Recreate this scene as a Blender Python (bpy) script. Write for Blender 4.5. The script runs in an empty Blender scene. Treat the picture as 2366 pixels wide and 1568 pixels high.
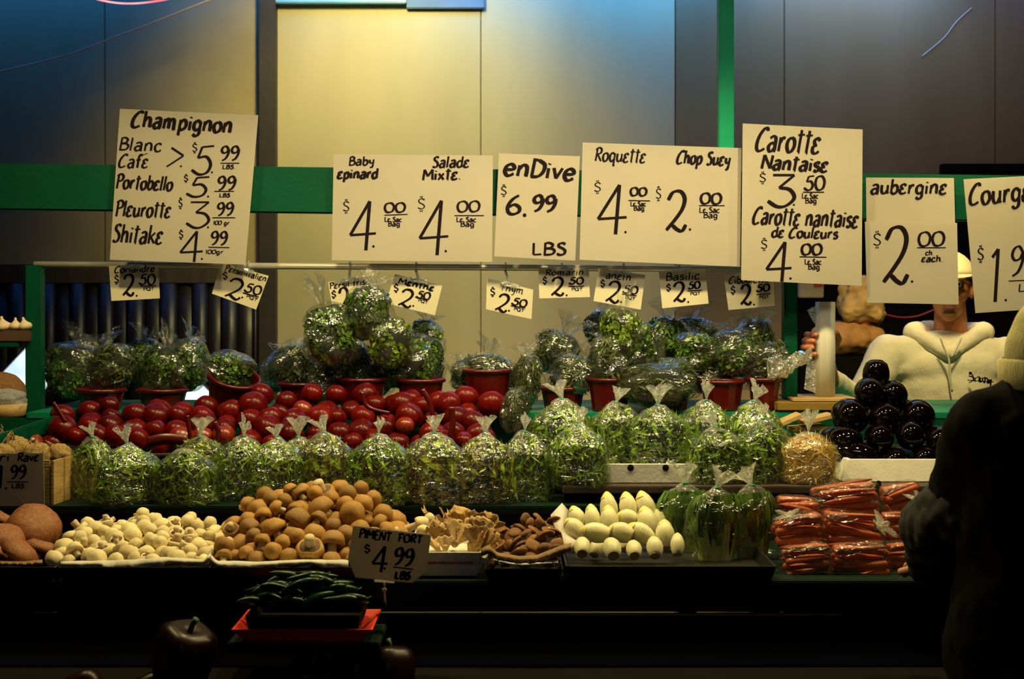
import bpy, bmesh, math, random
from mathutils import Vector, Matrix, Euler, noise
R = math.radians
C = bpy.context.scene.collection
sc = bpy.context.scene
F = 3286.0; CX = 1183.0; HZ = 690.0; EYE = 1.62
# ------------------------------------------------------------------ camera, world, lights, exposure
cd = bpy.data.cameras.new('camera'); cam = bpy.data.objects.new('camera', cd); C.objects.link(cam)
cam.location = (0, 0, EYE); cam.rotation_euler = (R(90), 0, 0)
cd.sensor_width = 36; cd.lens = 50; cd.shift_y = -(784 - HZ) / 2366; cd.clip_end = 60
cd.dof.use_dof = True; cd.dof.focus_distance = 4.0; cd.dof.aperture_fstop = 6.3
sc.camera = cam
sc.view_settings.view_transform = 'Standard'; sc.view_settings.look = 'None'
sc.view_settings.exposure = 0.0; sc.view_settings.gamma = 1.0
try: sc.view_settings.use_curve_mapping = False
except Exception: pass
w = bpy.data.worlds.new('night'); sc.world = w; w.use_nodes = True
w.node_tree.nodes['Background'].inputs[0].default_value = (0.5, 0.42, 0.3, 1)
w.node_tree.nodes['Background'].inputs[1].default_value = 0.004

def light(name, kind, loc, aim, power, col, size=0.05, spot=120, blend=0.6, size_y=None):
    ld = bpy.data.lights.new(name, kind); ld.energy = power; ld.color = col
    if kind == 'AREA':
        ld.size = size
        if size_y: ld.shape = 'RECTANGLE'; ld.size_y = size_y
    else:
        ld.shadow_soft_size = size
    if kind == 'SPOT': ld.spot_size = R(spot); ld.spot_blend = blend
    o = bpy.data.objects.new(name, ld); C.objects.link(o); o.location = loc
    o.rotation_euler = (Vector(aim) - Vector(loc)).to_track_quat('-Z', 'Y').to_euler()
    return o
WARM = (1.0, 0.79, 0.34)
for i, x in enumerate((-1.35, -0.55, 0.2, 0.95, 1.6)):
    light('stall_bulb', 'SPOT', (x, 3.68, 2.7), (x, 3.75, 1.0), (36, 60, 66, 64, 32)[i], WARM, 0.04, 140, 0.6)
light('wall_spot', 'SPOT', (-0.55, 5.2, 3.5), (-0.60, 6.5, 2.35), 190, (1.0, 0.87, 0.30), 0.15, 84, 1.0)
light('wall_wash', 'AREA', (0.3, 5.6, 0.9), (0.2, 6.5, 1.5), 1.8, (1.0, 0.78, 0.40), 1.8, size_y=0.3)
light('blue_tube_left', 'AREA', (-1.9, 6.28, 3.14), (-1.9, 6.40, 2.4), 6, (0.02, 0.26, 1.0), 2.6, size_y=0.15)
light('blue_tube_centre', 'AREA', (0.8, 6.28, 3.14), (0.8, 6.40, 2.4), 18, (0.06, 0.36, 1.0), 2.4, size_y=0.15)
light('blue_tube_right', 'AREA', (2.4, 6.28, 3.14), (2.4, 6.40, 2.4), 2.0, (0.06, 0.25, 1.0), 1.4, size_y=0.15)
light('right_wall_fill', 'AREA', (1.7, 5.6, 3.3), (1.6, 6.5, 2.2), 5, (1.0, 0.72, 0.42), 0.8, size_y=0.3)  # added warm fill for the right wall panels, not a fitted lamp
light('cool_front_fill', 'AREA', (-0.3, -0.8, 2.4), (-0.1, 3.2, 1.0), 2.2, (0.75, 0.8, 1.0), 1.5, size_y=1.0)  # added cool fill from behind the camera for the dim front boards
light('sign_lamp', 'AREA', (0.1, 2.4, 3.3), (0.1, 4.4, 2.0), 4, (1.0, 0.86, 0.62), 1.6, size_y=0.25).data.spread = R(60)
light('vendor_lamp', 'SPOT', (1.45, 4.35, 2.6), (1.6, 5.2, 1.35), 88, (1.0, 0.80, 0.36), 0.08, 75, 0.8)

# ------------------------------------------------------------------ helpers
def P(px, py, Y): return Vector(((px - CX) * Y / F, Y, EYE - (py - HZ) * Y / F))
def S(px, Y): return px * Y / F
def tag(o, label=None, cat=None, group=None, kind=None):
    if label: o['label'] = label
    if cat: o['category'] = cat
    if group: o['group'] = group
    if kind: o['kind'] = kind
    return o
def empty(name, loc, label, cat, group=None, rot=(0, 0, 0)):
    o = bpy.data.objects.new(name, None); C.objects.link(o); o.location = loc; o.rotation_euler = rot
    o.empty_display_size = 0.03
    return tag(o, label, cat, group)
def mesh_from(vs, fs, smooth=False, name='m'):
    m = bpy.data.meshes.new(name); m.from_pydata([tuple(v) for v in vs], [], fs); m.update()
    if smooth: m.polygons.foreach_set('use_smooth', [True] * len(m.polygons))
    return m
def bm_mesh(bm, smooth=False, name='m'):
    m = bpy.data.meshes.new(name); bm.to_mesh(m); bm.free()
    if smooth: m.polygons.foreach_set('use_smooth', [True] * len(m.polygons))
    return m
def obj(name, me, mat, parent=None, loc=None, rot=None, scale=None):
    o = bpy.data.objects.new(name, me)
    if mat is not None and len(me.materials) == 0: me.materials.append(mat)
    C.objects.link(o)
    if parent: o.parent = parent
    if loc is not None: o.location = loc
    if rot is not None: o.rotation_euler = rot
    if scale is not None: o.scale = scale if hasattr(scale, '__len__') else (scale,) * 3
    return o
def box_bm(bm, x0, x1, y0, y1, z0, z1, M=None):
    v = [bm.verts.new(c) for c in ((x0,y0,z0),(x1,y0,z0),(x1,y1,z0),(x0,y1,z0),(x0,y0,z1),(x1,y0,z1),(x1,y1,z1),(x0,y1,z1))]
    for f in ((3,2,1,0),(4,5,6,7),(0,1,5,4),(1,2,6,5),(2,3,7,6),(3,0,4,7)): bm.faces.new([v[i] for i in f])
    if M is not None:
        for q in v: q.co = M @ q.co
    return v
def box_me(x0, x1, y0, y1, z0, z1, bev=0.003, M=None):
    bm = bmesh.new(); box_bm(bm, x0, x1, y0, y1, z0, z1, M)
    if bev: bmesh.ops.bevel(bm, geom=bm.edges[:], offset=bev, segments=2, affect='EDGES')
    return bm_mesh(bm)
def beam_me(a, b, h, d, bev=0.004):
    """board running from a to b (centre line), height h, depth d"""
    a, b = Vector(a), Vector(b); L = (b - a).length
    M = Matrix.Translation(a) @ (b - a).to_track_quat('X', 'Z').to_matrix().to_4x4()
    return box_me(0, L, -d/2, d/2, -h/2, h/2, bev, M)
def lathe_me(prof, n=20, smooth=True):
    vs, fs = [], []
    for (r, z) in prof:
        for k in range(n):
            a = 2*math.pi*k/n; vs.append((r*math.cos(a), r*math.sin(a), z))
    for i in range(len(prof)-1):
        for k in range(n):
            k2 = (k+1) % n; fs.append((i*n+k, i*n+k2, (i+1)*n+k2, (i+1)*n+k))
    if prof[0][0] > 1e-6: fs.append(tuple(reversed(range(n))))
    if prof[-1][0] > 1e-6: fs.append(tuple((len(prof)-1)*n+k for k in range(n)))
    bm = bmesh.new(); vv = [bm.verts.new(v) for v in vs]
    for f in fs: bm.faces.new([vv[i] for i in f])
    bmesh.ops.remove_doubles(bm, verts=bm.verts[:], dist=1e-6)
    return bm_mesh(bm, smooth)
def tube_me(pts, rad, n=8, cap=True):
    pts = [Vector(p) for p in pts]; N = len(pts)
    rr = rad if hasattr(rad, '__len__') else [rad]*N
    bm = bmesh.new(); rings = []
    up = Vector((0, 0, 1))
    for i, p in enumerate(pts):
        t = (pts[min(i+1, N-1)] - pts[max(i-1, 0)]).normalized()
        s = t.cross(up)
        if s.length < 1e-3: s = t.cross(Vector((0, 1, 0)))
        s.normalize(); u = s.cross(t)
        rings.append([bm.verts.new(p + rr[i]*(math.cos(2*math.pi*k/n)*s + math.sin(2*math.pi*k/n)*u)) for k in range(n)])
    for i in range(N-1):
        for k in range(n): bm.faces.new((rings[i][k], rings[i][(k+1) % n], rings[i+1][(k+1) % n], rings[i+1][k]))
    if cap: bm.faces.new(list(reversed(rings[0]))); bm.faces.new(rings[-1])
    bmesh.ops.recalc_face_normals(bm, faces=bm.faces[:])
    return bm_mesh(bm, True)
def catmull(p, n=6):
    if len(p) < 3: return [Vector(q) for q in p]
    q = [Vector(p[0])*2 - Vector(p[1])] + [Vector(x) for x in p] + [Vector(p[-1])*2 - Vector(p[-2])]
    out = []
    for i in range(1, len(q)-2):
        for k in range(n):
            t = k/n; a, b, c, d = q[i-1], q[i], q[i+1], q[i+2]
            out.append(0.5*((2*b) + (c-a)*t + (2*a-5*b+4*c-d)*t*t + (3*b-a-3*c+d)*t**3))
    out.append(q[-2]); return out
def organic(name, blobs, mat, vox=0.01, parent=None, smooth=4, disp=None, loc=None):
    bm = bmesh.new()
    for b in blobs:
        if b[0] == 'e':
            _, c, r = b[:3]; rot = Euler(b[3]).to_matrix().to_4x4() if len(b) > 3 else Matrix()
            M = Matrix.Translation(c) @ rot @ Matrix.Diagonal((r[0], r[1], r[2], 1))
            bmesh.ops.create_icosphere(bm, subdivisions=3, radius=1, matrix=M)
        else:
            _, a, c, ra, rc = b; a, c = Vector(a), Vector(c)
            for k in range(9):
                t = k/8; p = a.lerp(c, t); r = ra*(1-t)+rc*t
                bmesh.ops.create_icosphere(bm, subdivisions=2, radius=r, matrix=Matrix.Translation(p))
    o = obj(name, bm_mesh(bm), None)
    m = o.modifiers.new('r', 'REMESH'); m.mode = 'VOXEL'; m.voxel_size = vox
    s = o.modifiers.new('s', 'SMOOTH'); s.factor = 0.5; s.iterations = smooth
    dg = bpy.context.evaluated_depsgraph_get()
    me = bpy.data.meshes.new_from_object(o.evaluated_get(dg))
    old = o.data; o.modifiers.clear(); o.data = me; bpy.data.meshes.remove(old)
    if disp:
        for v in me.vertices: v.co += v.normal * disp(v.co)
    me.polygons.foreach_set('use_smooth', [True]*len(me.polygons)); me.materials.clear(); me.materials.append(mat)
    if parent: o.parent = parent
    if loc is not None: o.location = loc
    return o

# ------------------------------------------------------------------ materials
def mat(name, col, rough=0.6, col2=None, scale=8, bump=0.0, bscale=40, metal=0, spec=0.5, island=0.0, transl=0.0, stretch=None, sss=0, coat=0, coord='Object', detail=4, vary=0.0):
    m = bpy.data.materials.new(name); m.use_nodes = True; nt = m.node_tree; N = nt.nodes; L = nt.links
    b = N['Principled BSDF']; b.inputs['Roughness'].default_value = rough; b.inputs['Metallic'].default_value = metal
    b.inputs['Specular IOR Level'].default_value = spec; b.inputs['Coat Weight'].default_value = coat
    if sss: b.inputs['Subsurface Weight'].default_value = sss; b.inputs['Subsurface Scale'].default_value = 0.01
    tc = N.new('ShaderNodeTexCoord'); mp = N.new('ShaderNodeMapping'); L.new(tc.outputs[coord], mp.inputs[0])
    if stretch: mp.inputs['Scale'].default_value = stretch
    n = N.new('ShaderNodeTexNoise'); n.inputs['Scale'].default_value = scale; n.inputs['Detail'].default_value = detail
    L.new(mp.outputs[0], n.inputs['Vector'])
    r = N.new('ShaderNodeValToRGB'); c2 = col2 or tuple(c*0.8 for c in col)
    r.color_ramp.elements[0].position = 0.35; r.color_ramp.elements[1].position = 0.65
    r.color_ramp.elements[0].color = (*c2, 1); r.color_ramp.elements[1].color = (*col, 1)
    L.new(n.outputs['Fac'], r.inputs[0]); out = r.outputs[0]
    if island:
        g = N.new('ShaderNodeNewGeometry'); mx = N.new('ShaderNodeHueSaturation')
        mr = N.new('ShaderNodeMapRange'); mr.inputs[3].default_value = 1-island; mr.inputs[4].default_value = 1+island
        L.new(g.outputs['Random Per Island'], mr.inputs[0]); L.new(mr.outputs[0], mx.inputs['Value']); L.new(out, mx.inputs['Color']); out = mx.outputs[0]
    if vary:   # each thing has its own slightly different tone
        oi = N.new('ShaderNodeObjectInfo'); hv = N.new('ShaderNodeHueSaturation'); mv = N.new('ShaderNodeMapRange'); mv.inputs[3].default_value = 1-vary; mv.inputs[4].default_value = 1+vary*.6
        L.new(oi.outputs['Random'], mv.inputs[0]); L.new(mv.outputs[0], hv.inputs['Value']); L.new(out, hv.inputs['Color']); out = hv.outputs[0]
    L.new(out, b.inputs['Base Color'])
    if bump:
        n2 = N.new('ShaderNodeTexNoise'); n2.inputs['Scale'].default_value = bscale; n2.inputs['Detail'].default_value = 3
        L.new(mp.outputs[0], n2.inputs['Vector'])
        bp = N.new('ShaderNodeBump'); bp.inputs['Strength'].default_value = bump; bp.inputs['Distance'].default_value = 0.004
        L.new(n2.outputs['Fac'], bp.inputs['Height']); L.new(bp.outputs[0], b.inputs['Normal'])
    if transl:
        t = N.new('ShaderNodeBsdfTranslucent'); L.new(out, t.inputs[0]); ms = N.new('ShaderNodeMixShader'); ms.inputs[0].default_value = transl
        L.new(b.outputs[0], ms.inputs[1]); L.new(t.outputs[0], ms.inputs[2]); L.new(ms.outputs[0], N['Material Output'].inputs[0])
    return m
def film_mat(name, base=0.10, gl=0.55, white=0.0, scale=30, rough=0.1, tint=(0.95, 0.97, 0.92), gather=0.0):
    """clear crinkled plastic film: transparent, with glossy creases and a little white"""
    m = bpy.data.materials.new(name); m.use_nodes = True; nt = m.node_tree; N = nt.nodes; L = nt.links
    N.remove(N['Principled BSDF'])
    tc = N.new('ShaderNodeTexCoord'); n = N.new('ShaderNodeTexNoise'); n.inputs['Scale'].default_value = scale
    n.inputs['Detail'].default_value = 2; n.inputs['Distortion'].default_value = 1.6; mpg = N.new('ShaderNodeMapping'); mpg.inputs['Scale'].default_value = (0.8, 0.8, 1.7); mpg.inputs['Rotation'].default_value = (0.2, 0.35, 0); L.new(tc.outputs['Object'], mpg.inputs[0]); L.new(mpg.outputs[0], n.inputs['Vector'])
    v = N.new('ShaderNodeTexVoronoi'); v.feature = 'DISTANCE_TO_EDGE'; v.inputs['Scale'].default_value = scale*1.1
    L.new(n.outputs['Color'], v.inputs['Vector']); v.inputs['Scale'].default_value = 5
    bp = N.new('ShaderNodeBump'); bp.inputs['Strength'].default_value = 1.0; bp.inputs['Distance'].default_value = 0.009
    L.new(n.outputs['Fac'], bp.inputs['Height'])
    g = N.new('ShaderNodeBsdfGlossy'); g.inputs['Roughness'].default_value = rough; g.inputs[0].default_value = (1, 1, 0.97, 1); L.new(bp.outputs[0], g.inputs['Normal'])
    tr = N.new('ShaderNodeBsdfTransparent'); tr.inputs[0].default_value = (*tint, 1)
    d = N.new('ShaderNodeBsdfDiffuse'); d.inputs[0].default_value = (0.75, 0.76, 0.7, 1)
    tl = N.new('ShaderNodeBsdfTranslucent'); tl.inputs[0].default_value = (0.75, 0.76, 0.7, 1)
    dm = N.new('ShaderNodeMixShader'); dm.inputs[0].default_value = 0.5; L.new(d.outputs[0], dm.inputs[1]); L.new(tl.outputs[0], dm.inputs[2])
    lw = N.new('ShaderNodeLayerWeight'); lw.inputs['Blend'].default_value = 0.35; L.new(bp.outputs[0], lw.inputs['Normal'])
    mr = N.new('ShaderNodeMapRange'); mr.inputs[3].default_value = base; mr.inputs[4].default_value = gl; L.new(lw.outputs['Facing'], mr.inputs[0])
    m1 = N.new('ShaderNodeMixShader'); L.new(mr.outputs[0], m1.inputs[0]); L.new(tr.outputs[0], m1.inputs[1]); L.new(g.outputs[0], m1.inputs[2])
    m2 = N.new('ShaderNodeMixShader'); 
    sx = N.new('ShaderNodeSeparateXYZ'); L.new(tc.outputs['Object'], sx.inputs[0])
    gz = N.new('ShaderNodeMapRange'); gz.inputs[1].default_value = 0.78; gz.inputs[2].default_value = 1.02; gz.inputs[4].default_value = gather; L.new(sx.outputs['Z'], gz.inputs[0])
    ad = N.new('ShaderNodeMath'); ad.operation = 'ADD'; gn = N.new('ShaderNodeMapRange'); gn.inputs[1].default_value = 0.42; gn.inputs[2].default_value = 0.62; gn.inputs[3].default_value = 0.15; L.new(n.outputs['Fac'], gn.inputs[0])
    gm = N.new('ShaderNodeMath'); gm.operation = 'MULTIPLY'; L.new(gz.outputs[0], gm.inputs[0]); L.new(gn.outputs[0], gm.inputs[1]); L.new(gm.outputs[0], ad.inputs[1])
    mw = N.new('ShaderNodeMapRange'); mw.inputs[1].default_value = 0.4; mw.inputs[2].default_value = 0.7; mw.inputs[3].default_value = white*0.4; mw.inputs[4].default_value = min(1, white*1.7)
    L.new(n.outputs['Fac'], mw.inputs[0]); L.new(mw.outputs[0], ad.inputs[0]); L.new(ad.outputs[0], m2.inputs[0])
    L.new(m1.outputs[0], m2.inputs[1]); L.new(dm.outputs[0], m2.inputs[2]); L.new(m2.outputs[0], N['Material Output'].inputs[0])
    return m
def emit(name, col, st, col2=None):
    m = bpy.data.materials.new(name); m.use_nodes = True; N = m.node_tree.nodes; L = m.node_tree.links
    b = N['Principled BSDF']; b.inputs['Base Color'].default_value = (*col, 1); b.inputs['Emission Strength'].default_value = st
    tc = N.new('ShaderNodeTexCoord'); n = N.new('ShaderNodeTexNoise'); n.inputs['Scale'].default_value = 6; L.new(tc.outputs['Object'], n.inputs[0])
    r = N.new('ShaderNodeValToRGB'); r.color_ramp.elements[0].color = (*(col2 or col), 1); r.color_ramp.elements[1].color = (*col, 1)
    r.color_ramp.elements[0].position = 0.4; r.color_ramp.elements[1].position = 0.55
    L.new(n.outputs['Fac'], r.inputs[0]); L.new(r.outputs[0], b.inputs['Emission Color']); return m

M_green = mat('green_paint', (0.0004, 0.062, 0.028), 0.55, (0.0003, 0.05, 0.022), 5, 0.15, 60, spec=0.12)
M_greend = mat('shaded_green_paint', (0.0006, 0.014, 0.006), 0.6, (0.0004, 0.010, 0.004), 5, 0.15, 60, spec=0.15)  # stall green darkened to carry the shade on front boards and steps
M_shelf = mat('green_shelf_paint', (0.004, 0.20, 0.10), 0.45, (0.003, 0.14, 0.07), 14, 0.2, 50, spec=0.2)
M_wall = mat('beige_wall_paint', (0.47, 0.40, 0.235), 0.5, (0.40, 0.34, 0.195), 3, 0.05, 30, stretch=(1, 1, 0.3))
M_walll = mat('browner_wall_paint', (0.38, 0.30, 0.155), 0.5, (0.31, 0.24, 0.12), 3, 0.05, 30)  # browner, darker version of the wall colour for the left panels
M_trim = mat('black_timber', (0.018, 0.014, 0.013), 0.6, (0.03, 0.022, 0.018), 6, 0.2, 30)
M_wallr = mat('brown_metal_panel', (0.22, 0.155, 0.075), 0.38, (0.17, 0.115, 0.05), 3, 0.06, 12, stretch=(1, 1, 0.2), spec=0.7)
M_wallo = mat('stained_lower_wall', (0.36, 0.26, 0.13), 0.5, (0.27, 0.18, 0.08), 6, 0.1, 30)
M_darkwood = mat('dark_wood', (0.035, 0.024, 0.016), 0.6, (0.07, 0.05, 0.035), 6, 0.3, 30, stretch=(3, 3, 0.4))
M_black = mat('black_surface', (0.006, 0.005, 0.004), 0.9, spec=0.08)
M_curtain = mat('dark_vinyl', (0.012, 0.008, 0.010), 0.4, (0.006, 0.004, 0.005), 4, 0.3, 9, spec=0.35)
M_tray = mat('black_tray_plastic', (0.012, 0.011, 0.010), 0.45)
M_paper = mat('sign_card', (0.56, 0.52, 0.425), 0.8, (0.53, 0.49, 0.40), 4, 0.05, 80, transl=0.42)
M_card = mat('small_card', (0.78, 0.73, 0.52), 0.8, (0.74, 0.69, 0.48), 9, 0.05, 80, transl=0.35)
M_liner = mat('liner_paper', (0.80, 0.76, 0.66), 0.7, (0.70, 0.66, 0.56), 12, 0.5, 40, transl=0.2)
M_kraft = mat('kraft_paper', (0.26, 0.15, 0.055), 0.7, (0.18, 0.1, 0.035), 10, 0.5, 30)
M_ink = mat('marker_ink', (0.007, 0.003, 0.006), 0.7, spec=0.1)
M_steel = mat('steel_pole', (0.62, 0.58, 0.46), 0.38, (0.5, 0.47, 0.37), 10, metal=0.35)
M_postb = mat('lamplit_green_paint', (0.003, 0.36, 0.18), 0.5, (0.003, 0.28, 0.14), 8, spec=0.15)  # the stall's green paint, lightened to carry lamplight on the upper post
M_clear = film_mat('clear_clip_plastic', 0.25, 0.7, 0.35, 40, 0.1)
M_film = film_mat('crinkled_film', 0.11, 0.30, 0.012, 5, 0.13, gather=0.30)
M_film2 = film_mat('loose_film', 0.10, 0.34, 0.02, 3.6, 0.13)
M_film3 = film_mat('thin_film', 0.05, 0.22, 0.0, 4, 0.14, gather=0.45)
M_ruff = film_mat('gathered_film', 0.12, 0.5, 0.55, 5, 0.2)
M_tie = mat('green_twist_tie', (0.0, 0.30, 0.11), 0.4)
M_leafA = mat('salad_leaf', (0.38, 0.56, 0.04), 0.4, (0.11, 0.24, 0.012), 18, island=0.7, transl=0.25)
M_leafB = mat('mesclun_leaf', (0.42, 0.58, 0.05), 0.4, (0.15, 0.09, 0.02), 8, island=0.7, transl=0.25)
M_leafD = mat('herb_leaf', (0.11, 0.20, 0.018), 0.4, (0.03, 0.075, 0.008), 18, island=0.7, transl=0.2)
M_leafE = mat('dark_herb_leaf', (0.10, 0.13, 0.022), 0.45, (0.025, 0.04, 0.012), 18, island=0.6, transl=0.2)
M_leafG = mat('bright_herb_leaf', (0.26, 0.38, 0.03), 0.4, (0.08, 0.15, 0.01), 14, island=0.6, transl=0.2)
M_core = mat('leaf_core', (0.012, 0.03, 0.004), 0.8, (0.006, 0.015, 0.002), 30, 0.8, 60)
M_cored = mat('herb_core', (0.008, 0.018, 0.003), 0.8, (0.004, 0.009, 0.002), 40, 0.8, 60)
M_sprout = mat('bean_sprout', (0.95, 0.72, 0.20), 0.5, (0.75, 0.50, 0.10), 20, island=0.3, transl=0.2)
M_sproutc = mat('sprout_core', (0.42, 0.26, 0.07), 0.7, (0.25, 0.14, 0.03), 60)
M_white = mat('white_mushroom_skin', (0.88, 0.77, 0.46), 0.6, (0.78, 0.65, 0.34), 9, 0.25, 30, sss=0.1, vary=0.18)
M_stemw = mat('mushroom_stem_skin', (0.74, 0.62, 0.40), 0.7, (0.58, 0.44, 0.24), 40, 0.3, 80)
M_gill = mat('mushroom_gill', (0.16, 0.09, 0.04), 0.8, (0.09, 0.05, 0.02), 80)
M_crem = mat('brown_mushroom_skin', (0.50, 0.275, 0.05), 0.5, (0.32, 0.145, 0.022), 26, 0.3, 90, vary=0.35)
M_shii = mat('shiitake_skin', (0.30, 0.125, 0.028), 0.55, (0.17, 0.065, 0.014), 28, 0.4, 60, vary=0.35)
M_port = mat('portobello_skin', (0.32, 0.115, 0.030), 0.6, (0.20, 0.065, 0.016), 16, 0.3, 50)
M_oys = mat('oyster_mushroom_skin', (0.62, 0.42, 0.17), 0.6, (0.42, 0.25, 0.08), 20, 0.3, 50, vary=0.3)
M_tom = mat('tomato_skin', (0.125, 0.0030, 0.0003), 0.28, (0.08, 0.0018, 0.0002), 10, spec=0.22, vary=0.45)
M_tom2 = mat('orange_tomato_skin', (0.24, 0.022, 0.001), 0.3, (0.15, 0.008, 0.001), 10, spec=0.6)
M_calyx = mat('calyx_green', (0.03, 0.10, 0.012), 0.6)
M_redp = mat('red_plastic', (0.085, 0.0012, 0.0008), 0.3, (0.065, 0.001, 0.0006), 6)
M_redt = mat('orange_red_tray', (0.75, 0.05, 0.02), 0.35, (0.68, 0.04, 0.015), 6)
M_foam = mat('white_foam', (0.72, 0.70, 0.62), 0.7, (0.66, 0.64, 0.56), 30, 0.2, 120)
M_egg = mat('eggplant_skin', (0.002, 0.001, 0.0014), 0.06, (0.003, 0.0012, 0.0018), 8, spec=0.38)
M_eggc = mat('eggplant_calyx', (0.03, 0.05, 0.015), 0.6)
M_carrot = mat('carrot_skin', (0.46, 0.085, 0.003), 0.45, (0.30, 0.035, 0.0015), 14, 0.2, 60, vary=0.3)
M_carrotfilm = film_mat('carrot_film', 0.04, 0.3, 0.008, 40, 0.12, (1, 0.95, 0.9))
M_endive = mat('endive_leaf', (0.86, 0.84, 0.62), 0.35, (0.82, 0.76, 0.36), 12, 0.2, 30, sss=0.15, vary=0.1)
M_endcut = mat('endive_cut_base', (0.40, 0.28, 0.13), 0.7)
M_yellow = mat('endive_tip', (0.80, 0.78, 0.30), 0.35, (0.78, 0.72, 0.22), 12)
M_bok = mat('pale_stalk', (0.60, 0.66, 0.24), 0.4, (0.35, 0.45, 0.1), 20, transl=0.2)
M_boklf = mat('chard_leaf', (0.17, 0.32, 0.035), 0.4, (0.05, 0.13, 0.012), 16, island=0.5, transl=0.2)
M_chili = mat('chilli_skin', (0.008, 0.045, 0.010), 0.3, (0.005, 0.028, 0.006), 8, spec=0.35, vary=0.4)
M_wood = mat('raw_wood', (0.50, 0.34, 0.13), 0.65, (0.38, 0.24, 0.08), 6, 0.3, 30, stretch=(1, 1, 6))
M_yellowb = mat('yellow_board', (0.26, 0.17, 0.02), 0.6, (0.2, 0.13, 0.015), 8)
M_cel = mat('celeriac_skin', (0.55, 0.40, 0.15), 0.7, (0.22, 0.11, 0.03), 22, 0.9, 40)
M_garlic = mat('garlic_skin', (0.78, 0.66, 0.45), 0.6, (0.66, 0.52, 0.32), 16, 0.2, 40)
M_coco = mat('brown_husk', (0.25, 0.12, 0.035), 0.7, (0.14, 0.06, 0.015), 5, 0.5, 25, stretch=(1, 6, 6))
M_skin = mat('skin', (0.56, 0.22, 0.09), 0.5, (0.46, 0.16, 0.06), 6, 0.05, 80, sss=0.1)
M_skind = mat('dark_lit_skin', (0.50, 0.24, 0.14), 0.5)
M_lip = mat('lip_skin', (0.42, 0.13, 0.09), 0.45)
M_eye = mat('eye_white', (0.8, 0.78, 0.72), 0.2); M_iris = mat('iris', (0.05, 0.03, 0.02), 0.2)
M_hair = mat('dark_hair', (0.015, 0.009, 0.006), 0.5, (0.03, 0.018, 0.01), 60)
M_hood = mat('cream_fleece', (0.74, 0.68, 0.48), 0.85, (0.68, 0.61, 0.42), 9, 0.4, 70)
M_cap = mat('cream_cap', (0.76, 0.66, 0.36), 0.8, (0.66, 0.56, 0.3), 14, 0.3, 60)
M_tan = mat('tan_cloth', (0.46, 0.29, 0.09), 0.85, (0.30, 0.18, 0.05), 14, 0.5, 40)
M_brown = mat('brown_fleece', (0.42, 0.21, 0.05), 0.85, (0.28, 0.13, 0.03), 9, 0.5, 40)
M_coat = mat('black_coat', (0.0015, 0.0012, 0.001), 0.95, (0.0022, 0.0018, 0.0015), 9, 0.3, 30, spec=0.1)
M_olive = mat('dark_olive_sleeve', (0.005, 0.004, 0.0022), 0.9, (0.0025, 0.002, 0.0012), 8, 0.4, 25)
M_beanie = mat('pale_knit', (0.55, 0.50, 0.22), 0.9, (0.47, 0.42, 0.18), 12, 0.5, 60, stretch=(6, 6, 1))
M_roll = mat('frosted_roll', (0.86, 0.84, 0.72), 0.4, (0.76, 0.74, 0.62), 10, 0.3, 60, stretch=(6, 6, 0.2), transl=0.3)
M_day = emit('daylight_pane', (0.72, 0.86, 1.0), 1.25, (0.5, 0.68, 0.85))
M_pink = emit('pink_neon', (1.0, 0.18, 0.22), 1.3, (1.0, 0.45, 0.5))
M_cable = mat('pale_cable', (0.9, 0.78, 0.66), 0.3, (0.8, 0.6, 0.5), 3)
M_redc = mat('red_cable', (0.5, 0.03, 0.02), 0.4)
M_cyan = mat('pale_rail', (0.2, 0.5, 0.75), 0.35, (0.15, 0.4, 0.6), 5)
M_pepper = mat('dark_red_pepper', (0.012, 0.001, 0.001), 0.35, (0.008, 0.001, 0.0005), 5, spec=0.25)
M_grey = mat('grey_panel', (0.16, 0.16, 0.15), 0.8, (0.12, 0.12, 0.11), 6)

# ------------------------------------------------------------------ the setting
def struct(name, me, m, parent=None):
    o = obj(name, me, m, parent)
    if not parent: o['kind'] = 'structure'
    return o
struct('floor', box_me(-4, 4, -1.5, 7, -0.05, 0, 0), mat('concrete_floor', (0.05, 0.045, 0.04), 0.8, bump=0.3, bscale=20))
WY = 6.5
wall = struct('wall_back', box_me(-4, 4, WY+0.03, WY+0.12, 0, 3.9, 0), M_black)
def wx(px): return (px-CX)*WY/F
def wz(py): return EYE-(py-HZ)*WY/F
def panel(x0, x1, y0, y1, m, gap=1.6, th=0.03):
    return struct('wall_panel', box_me(wx(x0+gap/2), wx(x1-gap/2), WY, WY+th, wz(y1), wz(y0), 0.003), m, wall)
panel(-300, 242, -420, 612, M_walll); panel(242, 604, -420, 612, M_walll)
panel(640, 1111, -420, 2000, M_wall); panel(1111, 1560, -420, 2000, M_wall, 2)
panel(1560, 1812, -420, 900, M_wallr); panel(1812, 2300, -420, 470, M_wallr); panel(2300, 2800, -420, 470, M_wallr)
panel(1560, 1812, 900, 2000, M_wallo)
panel(1812, 2800, 470, 2000, M_black)  # black panel stands in for the unlit opening behind the vendor
tr = struct('trim_1', box_me(wx(603), wx(641), WY-0.06, WY+0.03, 0, 3.9, 0.004), M_trim)
tr = struct('trim_2', box_me(wx(-200), wx(603), WY-0.05, WY+0.03, wz(655), wz(612), 0.004), M_darkwood)
tr = struct('trim_3', box_me(wx(2170), wx(2800), WY-0.05, WY+0.03, wz(400), wz(380), 0.004), M_black)
rail = struct('trim_4', box_me(wx(632), wx(940), WY-0.05, WY+0.0, wz(12), wz(-6), 0.004), M_cyan)
rail = struct('trim_5', box_me(wx(940), wx(1120), WY-0.03, WY+0.0, wz(22), wz(-6), 0.004), mat('blue_rail', (0.05, 0.16, 0.3), 0.5))
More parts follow.
